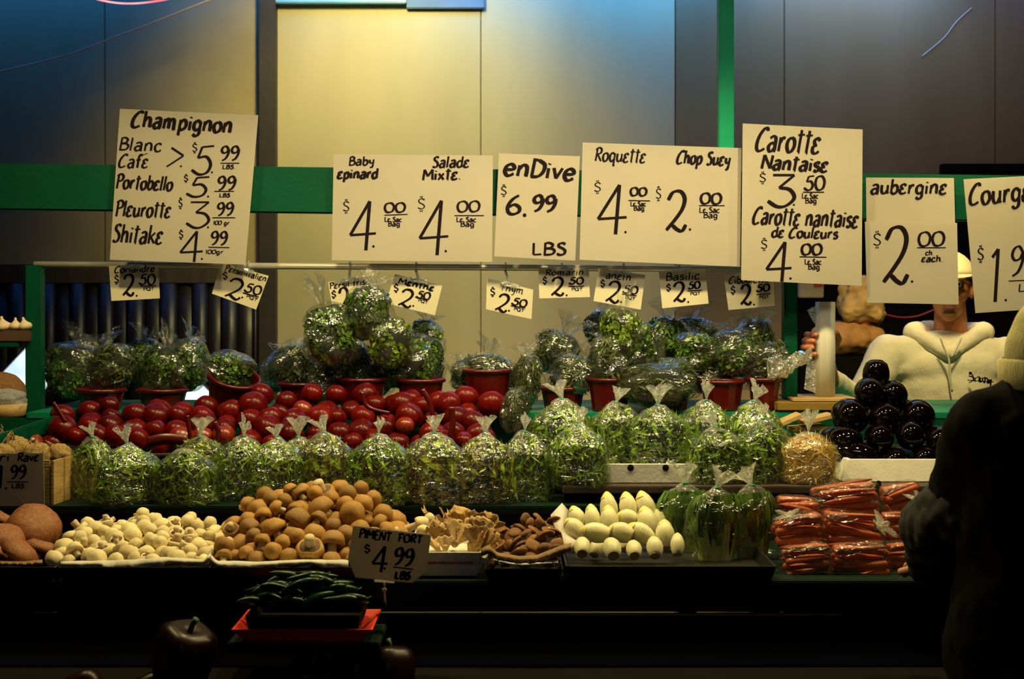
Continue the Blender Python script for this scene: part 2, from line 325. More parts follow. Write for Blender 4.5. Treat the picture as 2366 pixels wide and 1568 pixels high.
# vinyl strip curtain at the lower left: each strip is a part
cur = empty('strip_curtain', (wx(300), WY-0.02, 0), 'dark glossy vinyl strip curtain hanging below the wall on the left', 'curtain')
rnd = random.Random(4)
x = -210.0; k = 0
while x < 600:
    wd = rnd.uniform(34, 42); X0 = wx(x)-wx(300); X1 = wx(min(x+wd, 602))-wx(300); n = 6; vs = []; fs = []
    dy = -0.012*(k % 2)
    for j in range(n+1):
        t = j/n; b = -0.018*math.sin(t*math.pi)*(1 if k % 2 else 0.6)
        for z in (0.9, wz(655)): vs.append((X0+(X1-X0)*t, b+dy-0.01, z))
    for j in range(n): fs.append((2*j, 2*j+2, 2*j+3, 2*j+1))
    o = obj('vinyl_strip', mesh_from(vs, fs, True), M_curtain, cur)
    md = o.modifiers.new('t', 'SOLIDIFY'); md.thickness = 0.003
    x += wd-3; k += 1
# bright diamond panes behind the stall
def diamond(cx, cy, hw, hh, Y, label):
    c = P(cx, cy, Y); a, b = S(hw, Y), S(hh, Y)
    e = empty('diamond_window', c, label, 'window')
    obj('bright_pane', mesh_from([(-a, 0, 0), (0, 0, -b), (a, 0, 0), (0, 0, b), (-a, .006, 0), (0, .006, -b), (a, .006, 0), (0, .006, b)],
        [(0, 1, 2, 3), (7, 6, 5, 4), (0, 4, 5, 1), (1, 5, 6, 2), (2, 6, 7, 3), (3, 7, 4, 0)]), M_day, e)
    pts = [(-a, 0), (0, -b), (a, 0), (0, b)]
    for i in range(4):
        p, q = pts[i], pts[(i+1) % 4]
        obj('window_bar', beam_me((p[0], 0.01, p[1]), (q[0], 0.01, q[1]), 0.012, 0.02, 0.002), M_darkwood, e)
diamond(62, 872, 68, 72, 6.40, 'bright diamond shaped window behind the left green post')
diamond(448, 912, 46, 44, 6.40, 'small bright diamond window glimpsed between the red baskets')
# cables
def cable(name, pts, Y, r, m, label, cat='cable'):
    tag(obj(name, tube_me(catmull([P(a, b, Y) for a, b in pts], 10), r, 6), m), label, cat)
cable('hanging_cable', [(-40, 175), (100, 142), (180, 120), (260, 88), (330, 62), (410, 30), (500, -6)], 6.2, 0.0045, M_cable, 'long pale cable sagging across the upper left of the wall')
cable('neon_tube', [(190, -12), (240, 2), (290, 8), (345, 5), (420, -8)], 5.4, 0.004, M_pink, 'pink glowing tube dipping in at the top left', 'lamp')
cable('hanging_cable', [(2130, 130), (2180, 88), (2210, 50), (2245, 18)], 6.492, 0.0018, M_cable, 'short thin cable high on the dark wall at the right')
cable('red_cable', [(2040, 725), (2080, 733), (2120, 730), (2160, 715)], 6.49, 0.005, M_redc, 'red cable running behind the man in the cream hoodie')
e = empty('wall_switch_box', P(1875, 672, 6.35), 'pale box with a red mark beside the right green post', 'box')
obj('housing', box_me(-.055, .055, 0, .04, -.03, .05, .004), mat('ivory_plastic', (0.45, 0.38, 0.24), 0.5), e)
obj('red_mark', box_me(.01, .05, -.006, 0, .02, .05, .001), M_redc, e)

# ------------------------------------------------------------------ the stall: one thing with boards, posts, beam and rail
stall = empty('market_stall', (0, 3.8, 0), 'green painted wooden market stall with stepped shelves, posts, header beam and steel rail', 'market stall')
def sp(name, me, m, lab=None):
    o = obj(name, me, m, stall); o.location = -stall.location
    if lab: o['label'] = lab
    return o
X0, X1 = -1.75, 1.75
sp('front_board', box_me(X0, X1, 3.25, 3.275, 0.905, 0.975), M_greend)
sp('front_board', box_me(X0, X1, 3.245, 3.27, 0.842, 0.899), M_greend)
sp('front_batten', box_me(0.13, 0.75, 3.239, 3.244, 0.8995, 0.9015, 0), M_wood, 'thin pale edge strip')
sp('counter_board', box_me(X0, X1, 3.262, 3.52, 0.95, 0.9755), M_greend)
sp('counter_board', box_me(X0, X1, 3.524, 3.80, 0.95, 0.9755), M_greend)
sp('under_panel', box_me(X0, X1, 3.30, 3.33, 0.80, 0.843), M_darkwood)
sp('under_panel', box_me(X0, X1, 3.34, 3.36, 0.3, 0.799), M_grey, 'dim grey panel under the boards')
sp('bracket_board', box_me(P(520,0,3.03).x, P(875,0,3.03).x, 3.05, 3.25, 0.866, 0.883), M_greend)
sp('step_riser', box_me(X0, X1, 3.795, 3.82, 0.95, 1.052), M_black)
sp('step_board', box_me(X0, X1, 3.80, 4.12, 1.045, 1.066), M_greend)
# right raised step
sp('raised_step', box_me(P(1300,0,3.85).x, X1, 3.85, 4.12, 1.092, 1.112), M_darkwood)
sp('raised_riser', box_me(P(1300,0,3.85).x+.005, X1, 3.862, 3.88, 1.066, 1.092), M_black)
sp('tomato_riser', box_me(X0, P(1300,0,4.12).x, 4.12, 4.14, 1.06, 1.165), M_black)
sp('tomato_board', box_me(X0, X1, 4.12, 4.40, 1.15, 1.17), M_darkwood)
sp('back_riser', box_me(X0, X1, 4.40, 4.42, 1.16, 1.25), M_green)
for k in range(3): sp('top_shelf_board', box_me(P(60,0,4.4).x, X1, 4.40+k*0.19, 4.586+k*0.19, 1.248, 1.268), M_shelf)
# sloping side board at the left
a, b = P(-40, 1035, 3.95), P(205, 950, 4.42)
sp('side_board', beam_me(a, b, 0.045, 0.02), M_green)
for px0, px1, py0, py1, Y in ((58, 93, 612, 1010, 4.54), (1812, 1843, 560, 925, 4.54)):
    p, q = P(px0, py0, Y), P(px1, py1, Y)
    sp('post', box_me(p.x, q.x, Y, Y+0.05, q.z, p.z), M_green)
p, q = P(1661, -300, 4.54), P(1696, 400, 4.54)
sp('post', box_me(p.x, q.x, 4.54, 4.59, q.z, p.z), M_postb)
a, b = P(-150, 430, 4.50), P(2600, 462, 4.50)
sp('header_beam', beam_me(a, b, S(106, 4.50), 0.04), M_green)
a, b = P(80, 611, 4.565), P(1825, 622, 4.565)
sp('steel_rail', tube_me([a, b], S(7.5, 4.565), 14), M_steel)
a, b = P(-80, 795, 4.60), P(62, 795, 4.60)
sp('bracket_shelf', beam_me(a, b, 0.018, 0.16), M_green)
for px in (-60, 2500):   # rear legs out of view that carry the beam
    p = P(px, 380, 4.5); sp('post', box_me(p.x-.025, p.x+.025, 4.49, 4.54, 0, p.z), M_green)
for x in (-1.6, -0.5, 0.6, 1.65):
    for y in (3.35, 4.85): sp('leg', box_me(x-.03, x+.03, y, y+.06, 0, 0.95 if y < 4 else 1.25), M_darkwood)

# ------------------------------------------------------------------ handwriting: stroke font (x to right, y up, 100 = cap height)
G = {
'A':(70,['/0,0 35,100 70,0','/12,38 58,38']),'B':(62,['/8,0 12,100','5,95 30,103 52,88 42,62 12,54 48,52 62,30 45,5 2,0']),
'C':(66,['62,88 58,100 40,98 16,70 4,35 8,5 28,-3 58,10']),'D':(66,['/8,0 8,100','/0,100 30,98','30,98 62,75 62,35 40,5 2,0']),
'E':(60,['/60,100 10,100 8,0 60,0','/8,52 48,52']),'F':(62,['/14,0 16,95','0,92 30,100 66,98','/14,52 50,54']),
'L':(50,['/8,100 6,0 50,4']),'M':(84,['/2,0 8,100 40,35 74,100 80,0']),'N':(70,['/2,0 8,100 62,4 68,100']),
'O':(74,['37,100 8,80 2,45 14,8 37,0 62,10 72,48 64,82 37,100']),'P':(60,['/12,-5 14,98','0,88 30,104 58,90 52,60 14,48']),
'Q':(76,['37,100 8,80 2,45 14,8 37,0 62,10 72,48 64,82 37,100','/45,28 76,-10']),
'R':(66,['/12,0 16,98','0,86 30,104 56,90 50,62 16,52','/24,52 64,0']),'S':(54,['50,88 36,100 16,92 14,70 34,54 48,34 42,8 22,-2 2,8']),
'T':(64,['/32,0 34,96','0,90 20,98 66,96']),'I':(22,['/10,0 12,100']),'K':(60,['/8,-2 12,104','/56,70 12,40','/22,46 58,0']),
'm':(96,['/8,0 10,62','10,40 24,62 38,58 40,40 40,0','40,40 54,62 70,58 74,40 76,0 84,4']),
'n':(62,['/8,0 10,62','10,40 26,64 44,60 50,40 50,0']),'a':(58,['10,56 28,66 46,58 48,30 48,4 56,0','48,30 24,36 6,18 16,-2 34,2 48,18']),
'b':(56,['/10,104 8,0','8,40 28,62 48,50 50,20 30,-2 8,6']),'c':(50,['46,52 30,64 10,50 4,24 14,0 34,-2 48,10']),
'd':(58,['48,52 26,62 6,42 8,10 28,-2 48,16','/50,104 48,10 54,0']),'e':(54,['6,30 46,36 44,56 26,64 8,48 4,20 18,-2 36,0 50,12']),
'E~':(50,[]),
'f':(46,['48,92 36,104 24,92 20,60 18,-2','/2,60 40,62']),'g':(58,['48,50 28,64 8,46 8,16 26,2 46,16','/50,60 48,10','48,10 46,-22 26,-36 6,-24']),
'h':(60,['/10,104 8,0','8,36 26,62 44,56 48,36 50,0']),'i':(22,['/10,0 10,58','/10,78 11,86']),'k':(56,['/8,104 8,-2','/50,62 10,28','/20,34 54,0']),
'l':(22,['/12,104 8,-2']),'o':(56,['28,64 8,50 4,24 18,-1 38,2 52,26 46,54 28,64']),
'p':(58,['/10,64 8,-38','8,40 28,64 48,52 50,22 30,0 8,8']),'q':(58,['48,52 26,64 6,42 10,8 28,-2 48,16','/50,62 48,-38 60,-28']),
'r':(44,['/8,0 10,62','10,36 24,60 42,58']),'s':(44,['42,54 26,64 10,54 14,38 34,28 40,12 24,-2 4,6']),
't':(42,['/20,100 18,0 28,-2','/0,76 44,80']),'u':(60,['8,60 8,20 20,0 38,4 48,22','/50,60 50,8 58,0']),
'v':(50,['/4,60 24,0 48,62']),'x':(52,['/4,60 48,0','/46,60 2,0']),'y':(54,['8,60 10,30 24,18 44,28','/48,62 44,0','44,0 36,-32 14,-34']),
'z':(50,['/6,58 46,60 4,0 50,2']),
'$':(50,['46,74 30,84 12,74 16,58 36,46 44,30 28,16 6,24','/22,100 20,90','/32,102 30,90','/22,8 20,-2','/32,8 30,-2']),
'0':(62,['34,100 10,84 2,46 12,8 32,0 54,16 62,56 52,88 34,100']),
'1':(26,['/0,84 16,100 14,0']),'2':(66,['6,78 20,98 44,100 58,82 52,56 30,28 4,2','4,2 20,14 38,4 54,0 66,16']),
'3':(64,['/10,98 62,98 26,58','26,58 52,52 64,26 46,2 24,-2 0,16']),'4':(72,['/72,32 0,28 50,100 46,-4']),
'5':(64,['/66,98 30,94 18,56','18,56 44,60 58,34 48,6 24,-2 0,14']),'6':(56,['48,100 22,78 4,40 8,8 28,-2 50,12 50,36 30,50 8,36']),
'9':(56,['48,82 32,100 12,92 4,70 16,54 38,60 50,84','50,84 48,50 32,16 8,0']),
'.':(16,['/6,-2 9,3']),'!':(0,[]),'>':(70,['/20,100 70,58 0,0']),'-':(40,['/4,34 38,36']),' ':(34,[]),
}
G['&'] = (50, ['46,54 28,66 10,54 16,36 30,34','30,34 6,26 6,4 26,-3 48,8'])   # the writer's epsilon-like e
del G['E~']
def ribbon(vs, fs, pts, w, f):
    w *= 1.24
    n = len(pts); base = len(vs)
    for i, p in enumerate(pts):
        t = (pts[min(i+1, n-1)] - pts[max(i-1, 0)])
        if t.length < 1e-9: t = Vector((1, 0))
        t.normalize(); nn = Vector((-t.y, t.x))
        k = 0.62 + 0.55*abs(t.dot(Vector((0.35, 0.94))))
        if i in (0, n-1): k *= 0.8
        for s in (-1, 1): vs.append(f(p + nn*s*w*0.5*k))
    for i in range(n-1): fs.append((base+2*i, base+2*i+1, base+2*i+3, base+2*i+2))
class Sign:
    """a card cut to a photographed outline, standing at its own depth; lettering lies on its face"""
    def __init__(s, name, corners, Y, m, label, cat, th=0.0016, group=None, hang=None, curl=0.0):
        s.Y = Y; s.curl = curl
        cx = sum(c[0] for c in corners)/len(corners); cy = sum(c[1] for c in corners)/len(corners)
        s.c = P(cx, cy, Y); s.o = empty(name, s.c, label, cat, group)
        xs = [c[0] for c in corners]; s.x0, s.x1 = min(xs), max(xs); s.cy = cy
        vs = []; fs = []
        if len(corners) == 4:
            nu, nv = 14, 10; a, b, c, d = [Vector(q) for q in corners]
            for k, off in ((0, 0), (1, th)):
                for i in range(nu+1):
                    for j in range(nv+1):
                        u, v = i/nu, j/nv; p = (a*(1-u)+b*u)*(1-v) + (d*(1-u)+c*u)*v
                        vs.append(s.loc(p.x, p.y, off))
            W = nv+1; NN = (nu+1)*W
            for i in range(nu):
                for j in range(nv):
                    q = (i*W+j, i*W+j+1, (i+1)*W+j+1, (i+1)*W+j); fs.append(q); fs.append(tuple(NN+t for t in reversed(q)))
            ring = [(i*W) for i in range(nu+1)] + [nu*W+j for j in range(1, nv+1)] + [i*W+nv for i in range(nu-1, -1, -1)] + [j for j in range(nv-1, 0, -1)]
            for t in range(len(ring)):
                p, q = ring[t], ring[(t+1) % len(ring)]; fs.append((p, q, NN+q, NN+p))
        else:
            n = len(corners)
            for off in (0, th):
                for p in corners: vs.append(s.loc(p[0], p[1], off))
            fs = [tuple(reversed(range(n))), tuple(range(n, 2*n))] + [(i, (i+1) % n, n+(i+1) % n, n+i) for i in range(n)]
        bm = bmesh.new(); vv = [bm.verts.new(v) for v in vs]
        for f in fs: bm.faces.new([vv[i] for i in f])
        bmesh.ops.recalc_face_normals(bm, faces=bm.faces[:])
        obj('card', bm_mesh(bm), m, s.o)
    def loc(s, px, py, off=0.0):
        u = (px-s.x0)/max(1, s.x1-s.x0)*2-1
        dy = s.curl*(u*u) + s.curl*0.5*((py-s.cy)/120)
        return P(px, py, s.Y) - s.c + Vector((0, dy+off, 0))
    def text(s, t, x0, y0, x1, y1, h, wt=4, slant=0.12, name='lettering'):
        W = sum(G[ch][0] for ch in t) + 10*(len(t)-1); L = math.hypot(x1-x0, y1-y0)
        ux = Vector((x1-x0, y1-y0))/L; uy = Vector((ux.y, -ux.x)); sx = L/W; sy = h/100
        vs, fs = [], []; pen = 0.0; rr = random.Random(t+str(x0)); nlay = 0
        for ch in t:
            w, strokes = G[ch]; jy = rr.uniform(-1, 1)*2.0
            for st in strokes:
                nlay += 1; off = -0.0007 - 0.00012*(nlay % 7)
                straight = st[0] == '/'; pts = [tuple(float(q) for q in a.split(',')) for a in st.lstrip('/').split()]
                pts = [Vector(p) for p in pts] if straight else catmull([Vector(p) for p in pts], 5)
                pp = []
                for p in pts:
                    X = (pen + p.x)*sx + p.y*sy*slant; Yy = (p.y+jy)*sy; q = Vector((x0, y0)) + ux*X + uy*Yy
                    pp.append(q)
                if straight and len(pp) > 2:
                    for i in range(len(pp)-1): ribbon(vs, fs, [pp[i], pp[i+1]], wt, lambda q: s.loc(q.x, q.y, off))
                else: ribbon(vs, fs, pp, wt, lambda q: s.loc(q.x, q.y, off))
            pen += w+10
        o = obj(name, mesh_from(vs, fs), M_ink, s.o); return o
    def num(s, t, x0, x1, y0, y1, wt, tilt=0.0, name='price_figure'):
        s.text(t, x0, y1, x1, y1+tilt, y1-y0, wt, 0.05, name)
    def dollar(s, x0, x1, y0, y1, wt=2.2): s.text('$', x0, y1, x1, y1, y1-y0, wt, 0, 'dollar_sign')
    def line(s, x0, y0, x1, y1, wt=3):
        vs, fs = [], []; ribbon(vs, fs, [Vector((x0, y0)), Vector((x1, y1))], wt, lambda q: s.loc(q.x, q.y, -0.0006))
        obj('underline', mesh_from(vs, fs), M_ink, s.o)
    def dot(s, x, y, r=2.5):
        vs = [s.loc(x+r*math.cos(a*math.pi/4), y+r*math.sin(a*math.pi/4), -0.0007) for a in range(8)]
        obj('dot', mesh_from(vs, [tuple(range(8))]), M_ink, s.o)
    def sac(s, x0, x1, y0, y1):
        m = (y0+y1)/2
        s.text('L& Sac', x0, m-1, x1, m-1, (m-y0)*0.95, 2.2, 0, 'small_print')
        s.text('Bag', x0+(x1-x0)*.2, y1-2, x1-(x1-x0)*.1, y1-2, (m-y0)*0.95, 2.2, 0, 'small_print')

s = Sign('price_sign', [(277,251),(597,266),(568,611),(255,600)], 4.450, M_paper, 'tall white card headed Champignon listing five mushroom prices, pinned to the green beam', 'price sign', curl=-0.004)
s.text('Champignon', 303,292,534,306,36,6.2); s.text('Blanc',275,346,372,349,28,4); s.text('Caf&',274,386,341,387,29,4); s.text('-',330,364,343,360,18,2.5)
s.text('>',385,385,424,385,44,5,0); s.dot(418,384); s.dollar(443,456,328,353); s.num('5',442,490,335,401,5.5); s.dot(490,398)
s.num('99',510,553,338,371,4.5); s.line(509,377,553,377); s.text('LBS.',514,390,543,390,9,2.4)
s.text('Portob&llo',268,434,397,440,31,4.6); s.dollar(424,435,402,421); s.num('5',430,480,407,453,5); s.dot(481,454)
s.num('99',503,545,408,440,4.5); s.line(495,442,541,442); s.text('LBS',507,455,531,455,8,2.4)
s.text('Pl&urott&',267,498,393,502,34,4.6); s.dollar(412,422,456,482); s.num('3',430,482,466,525,5); s.dot(481,525)
s.num('99',502,540,468,498,4.2); s.line(491,503,544,503); s.text('100 gr.',493,519,533,519,9,2)
s.text('Shitak&',261,558,374,563,40,4.8); s.dollar(413,424,530,552); s.num('4',416,468,533,601,5.6); s.dot(467,598)
s.num('99',488,526,535,566,4.2); s.line(482,571,531,572); s.text('100gr',475,586,516,586,9,2)

s = Sign('price_sign', [(771,356),(1139,359),(1137,605),(767,601)], 4.455, M_paper, 'wide white card reading Baby Epinard and Salade Mixte, both four dollars', 'price sign', curl=-0.003)
s.text('Baby',806,382,864,380,19,3.6); s.text('&pinard',780,412,872,411,22,5); s.text('Salad&',999,386,1083,386,24,4.2); s.text('Mixt&.',977,416,1064,413,24,5)
for (a, b, c, d) in (((791,808,460,492),(808,871,464,573),(888,935,468,490),(888,497,942,495)), ((963,983,453,488),(968,1038,463,584),(1056,1107,464,489),(1050,498,1118,498))):
    s.dollar(*a); s.num('4', b[0], b[1]-4, b[2], b[3], 7); s.dot(b[1]-8, b[3]-4, 3); s.num('00', *c, 4.2); s.line(*d, 3)
s.sac(889,928,502,524); s.sac(1055,1100,502,525)

s = Sign('price_sign', [(1153,354),(1340,361),(1329,602),(1142,592)], 4.450, M_paper, 'white card reading endive at 6.99 hanging between two wider cards', 'price sign', curl=-0.003)
s.text('enDive',1163,403,1325,416,40,7); s.dollar(1156,1171,426,454); s.num('6',1170,1202,451,494,6.5); s.dot(1212,497,4.5); s.num('99',1231,1285,452,489,6.5); s.text('LBS',1230,588,1308,588,27,5,0)

s = Sign('price_sign', [(1346,329),(1713,342),(1709,616),(1339,600)], 4.450, M_paper, 'wide white card reading Roquette and Chop Suey beside the carrot card', 'price sign', curl=-0.003)
s.text('Roqu&tt&',1373,371,1490,375,30,3.8); s.text('Chop Su&y',1563,377,1685,382,29,4.6)
s.dollar(1371,1389,417,447); s.num('4',1380,1446,428,538,7.4); s.dot(1445,536,3); s.num('00',1456,1493,433,452,4.4); s.line(1452,463,1502,464); s.sac(1457,1492,466,488)
s.dollar(1514,1528,430,463); s.num('2',1536,1584,441,532,7); s.dot(1594,530,3); s.num('00',1618,1665,446,471,4.8); s.line(1615,475,1674,475); s.sac(1616,1662,479,505)

s = Sign('price_sign', [(1716,285),(1993,299),(1990,660),(1712,647)], 4.420, M_paper, 'tallest white card reading Carotte Nantaise with two carrot prices, right of the vertical post', 'price sign', curl=-0.003)
s.text('Carott&',1745,347,1892,354,52,6); s.text('Nantais&',1759,389,1911,397,32,6.2); s.dollar(1753,1770,396,424); s.num('3',1773,1834,402,475,7); s.dot(1834,473,2.5); s.num('50',1857,1904,406,439,4.6); s.line(1855,444,1904,444,3.5); s.sac(1853,1890,447,471)
s.text('Carott& nantais&',1738,516,1980,525,38,5); s.text('d& Coul&urs',1782,547,1934,551,23,4.4); s.dollar(1756,1773,549,578); s.num('4',1769,1827,560,648,7); s.dot(1826,643,3); s.num('00',1851,1897,563,588,4.8); s.line(1847,593,1909,594); s.sac(1859,1897,599,624)

s = Sign('price_sign', [(2001,410),(2204,411),(2207,520),(2002,520)], 4.460, M_paper, 'white card reading aubergine, upper one of a pair overlapping', 'price sign')
s.text('aub&rgin&',2011,447,2186,447,32,5)
s = Sign('price_sign', [(1998,512),(2211,515),(2214,703),(2003,699)], 4.445, M_paper, 'white card with 2.00 each hanging under the aubergine card over the man\'s face', 'price sign', curl=-0.003)
s.dollar(2015,2036,533,572,2.4); s.num('2',2037,2096,527,655,8); s.dot(2107,650,3); s.num('00',2121,2180,535,568,4.6); s.line(2119,572,2185,572); s.text('ch.',2138,589,2156,589,11,2.4); s.text('&ach.',2129,604,2177,604,14,3)
s = Sign('price_sign', [(2226,414),(2460,402),(2482,708),(2253,723)], 4.430, M_paper, 'white card reading Courgette cut off by the right edge', 'price sign', curl=-0.003)
s.text('Courg&tt&',2239,473,2440,458,46,5.6); s.dollar(2256,2273,567,606,2.6); s.num('1',2287,2308,575,697,7); s.dot(2323,693,3); s.num('99',2334,2400,568,637,4.8); s.line(2330,649,2420,645); s.text('LBS',2352,673,2410,671,17,3)

def pq(s, x0, y0, x1, y1, dy=8):
    s.line(x0, y0, x1, y1, 3); s.text('PQT', x0+(x1-x0)*.2, y0+dy+2, x1-(x1-x0)*.12, y1+dy+2, 7, 1.4, 0, 'small_print')
cards = [
 ('Coriandre', [(252,614),(366,613),(370,689),(258,695)], (265,630,357,627,15,3), (283,309,635,683), (321,358,633,657), (324,661,361,660), (264,275,634,656), (308,606), 'small price card reading Coriandre, first from the left on the steel rail'),
 ('P&rsil-itali&n', [(511,606),(621,637),(592,715),(490,678)], (519,624,614,650,13,2.6), (517,553,638,684), (563,600,651,672), (561,676,598,686), (514,526,627,646), (575,612), 'small tilted price card reading Persil italien under the Champignon card'),
 ('P&rsil fris&', [(758,651),(858,637),(882,735),(775,748)], (762,667,853,655,13,2.6), (785,809,666,717), (833,857,662,686), (835,692,862,688), (765,777,670,689), (809,620), 'small price card reading Persil frise, partly behind a bag of parsley'),
 ('M&nth&', [(913,633),(1022,659),(1005,728),(891,700)], (920,654,1001,672,13,4), (918,948,664,704), (961,991,669,686), (959,686,991,692), (909,921,654,675), (962,620), 'small tilted price card reading Menthe in heavy letters'),
 ('Thym', [(1125,642),(1232,669),(1228,737),(1123,714)], (1154,670,1209,679,16,2), (1142,1169,675,715), (1181,1214,685,702), (1180,706,1214,711), (1132,1144,663,685), (1168,622), 'small tilted price card reading Thym, lowest hanging on the steel rail'),
 ('Romarin', [(1244,619),(1360,618),(1363,686),(1246,689)], (1260,636,1348,634,13,2.3), (1272,1302,641,682), (1314,1347,641,656), (1313,661,1350,661), (1253,1264,638,657), (1298,609), 'small price card reading Romarin under the endive card'),
 ('an&th', [(1383,619),(1491,635),(1480,715),(1371,695)], (1399,642,1457,648,16,2.6), (1397,1428,648,696), (1438,1471,657,675), (1437,679,1471,683), (1386,1398,645,664), (1441,612), 'small tilted price card reading aneth under the Roquette card'),
 ('Basilic', [(1522,626),(1629,619),(1637,701),(1530,712)], (1538,648,1616,644,17,2.8), (1555,1583,654,698), (1590,1617,651,667), (1588,672,1622,670), (1538,1550,655,673), (1569,618), 'small price card reading Basilic, second from the right on the rail'),
 ('Ciboul&tt&', [(1672,635),(1785,630),(1790,706),(1683,716)], (1684,655,1776,651,16,3), (1710,1735,659,704), (1747,1777,657,673), (1748,680,1780,678), (1687,1699,659,680), (1728,622), 'small price card reading Ciboulette, its top hidden by the carrot card'),
]
for t, cs, tx, two, fifty, ln, dl, clip, lab in cards:
    Y = 4.515; s = Sign('price_card', cs, Y, M_card, lab, 'price card', 0.001, 'small herb price cards clipped on the rail', curl=-0.003)
    s.text(t, *tx[:4], tx[4], tx[5]*.85); ang = (cs[1][1]-cs[0][1])/(cs[1][0]-cs[0][0])
    s.num('2', *two, 4.8, (two[1]-two[0])*ang); s.dot(two[1]+7, two[3]+ang*10, 2.4); s.num('50', *fifty, 3.5, (fifty[1]-fifty[0])*ang)
    pq(s, *ln); s.dollar(*dl, 2.4)
    # clear clip: ring round the rail, stalk and jaw
    c = P(clip[0], 0, 4.565); zr = P(0, 611+(clip[0]-88)*11/1742, 4.565).z
    r = S(10.5, 4.565); pts = [Vector((c.x, 4.565+r*math.cos(t_), zr+r*math.sin(t_))) - s.c for t_ in [math.pi*2*k/12 for k in range(13)]]
    obj('clip_ring', tube_me(pts, 0.0035, 6), M_clear, s.o)
    top = ((cs[0][0]+cs[1][0])/2, (cs[0][1]+cs[1][1])/2+2); q = P(top[0], top[1], 4.510)
    obj('clip_stalk', tube_me([Vector((c.x, 4.55, zr-0.012))-s.c, q-s.c], 0.0045, 6), M_clear, s.o)
    dx = Vector((cs[1][0]-cs[0][0], 0, -(cs[1][1]-cs[0][1]))).normalized()*0.03
    obj('clip_jaw', beam_me(q-s.c-dx, q-s.c+dx, 0.014, 0.012, 0.003), M_clear, s.o)

s = Sign('price_sign', [(-92,1049),(100,1046),(103,1167),(-88,1170)], 3.72, M_paper, 'white card reading Celeri Rave at 1.99, cut off by the left edge', 'price sign')
s.text('C&l&ri',-74,1066,22,1065,19,3.6); s.text('Rav&',40,1065,89,1064,18,3.8); s.num('1',-10,8,1075,1127,7); s.dot(14,1128,3); s.num('99',25,60,1075,1106,4.6); s.line(17,1113,66,1113); s.text('LBS',27,1127,55,1127,10,2.6); s.dollar(-34,-20,1078,1102)
s = Sign('price_sign', [(816,1214),(996,1235),(985,1320),(952,1346),(821,1334),(804,1292)], 3.19, M_paper, 'clipped-corner card reading Piment Fort at 4.99 in front of the mushrooms', 'price sign', 0.002)
s.text('PIMENT',829,1241,902,1250,20,4.4,0.05); s.text('FORT',919,1250,974,1255,18,4.4,0.05); s.dollar(840,856,1256,1278,3.4); s.num('4',858,893,1258,1316,7,3); s.dot(889,1313,3.2); s.num('99',909,953,1264,1304,6,5); s.line(908,1309,955,1315,3.5); s.text('LBS',912,1336,946,1338,16,6)
p = P(888, 1338, 3.2)-s.c; q = P(888, 1362, 3.2)-s.c
obj('holder_stem', tube_me([p, q, q+Vector((0, .02, -.03)), q+Vector((0, .045, -.045))], 0.0022, 6), M_steel, s.o)
obj('holder_knob', lathe_me([(0, -.005), (.005, -.003), (.005, .003), (0, .005)], 10), M_garlic, s.o, loc=q)
obj('holder_jaw', beam_me(P(865,1340,3.2)-s.c, P(912,1343,3.2)-s.c, 0.006, 0.008, 0.001), M_clear, s.o)

# ------------------------------------------------------------------ leaf clumps and bags
def sgnpow(v, p): return math.copysign(abs(v)**p, v)
def bodyshape(kind):
    """returns f(u angle, v 0..1) -> point in a unit box x,y in -.5.. .5, z 0..1 (body without the ruffle)"""
    def f(u, v, k=1.0, seed=0):
        if kind == 'tied':
            if v < 0.10: r = 0.80+0.2*math.sin(v/0.10*math.pi/2)
            elif v < 0.66: r = 1.0-0.06*(v-0.10)
            else: t = (v-0.66)/0.34; r = 0.88*max(0.0, 1-t**1.25)**0.95+0.09
            pw = 0.72; dp = 0.78
        else:
            t = v*2-1; r = max(0.02, (1-abs(t)**2.6))**0.5; pw = 0.8; dp = 0.85
        nn = noise.noise(Vector((math.cos(u)*1.6+seed*7.1, math.sin(u)*1.6, v*3+seed*3.3)))
        r *= (1+(0.14 if kind == 'tied' else 0.42)*nn)*k
        return Vector((0.5*r*sgnpow(math.cos(u), pw), 0.5*dp*r*sgnpow(math.sin(u), pw), 0.5+(v-0.5)*(1 if k > .99 else 0.97)))
    return f
def film_me(kind, seed, open_top=False):
    f = bodyshape(kind); nu, nv = 44, 30; vs, fs = [], []
    for j in range(nv+1):
        v = j/nv
        for i in range(nu):
            u = 2*math.pi*i/nu; p = f(u, v, 1.03, seed)
            pl = max(0, (v-0.55)/0.45) if kind == 'tied' else max(0, (v-.6)/.4)*.5
            p.x *= 1+0.10*pl*math.sin(13*u+seed); p.y *= 1+0.10*pl*math.sin(13*u+seed)
            q = noise.noise_vector(Vector((p.x*5+seed, p.y*5, p.z*6)))*0.035 + noise.noise_vector(Vector((p.x*14+seed, p.y*14, p.z*12)))*0.022
            vs.append(p+q)
    for j in range(nv):
        for i in range(nu): fs.append((j*nu+i, j*nu+(i+1) % nu, (j+1)*nu+(i+1) % nu, (j+1)*nu+i))
    fs.append(tuple(reversed(range(nu))))
    return mesh_from(vs, fs, True)
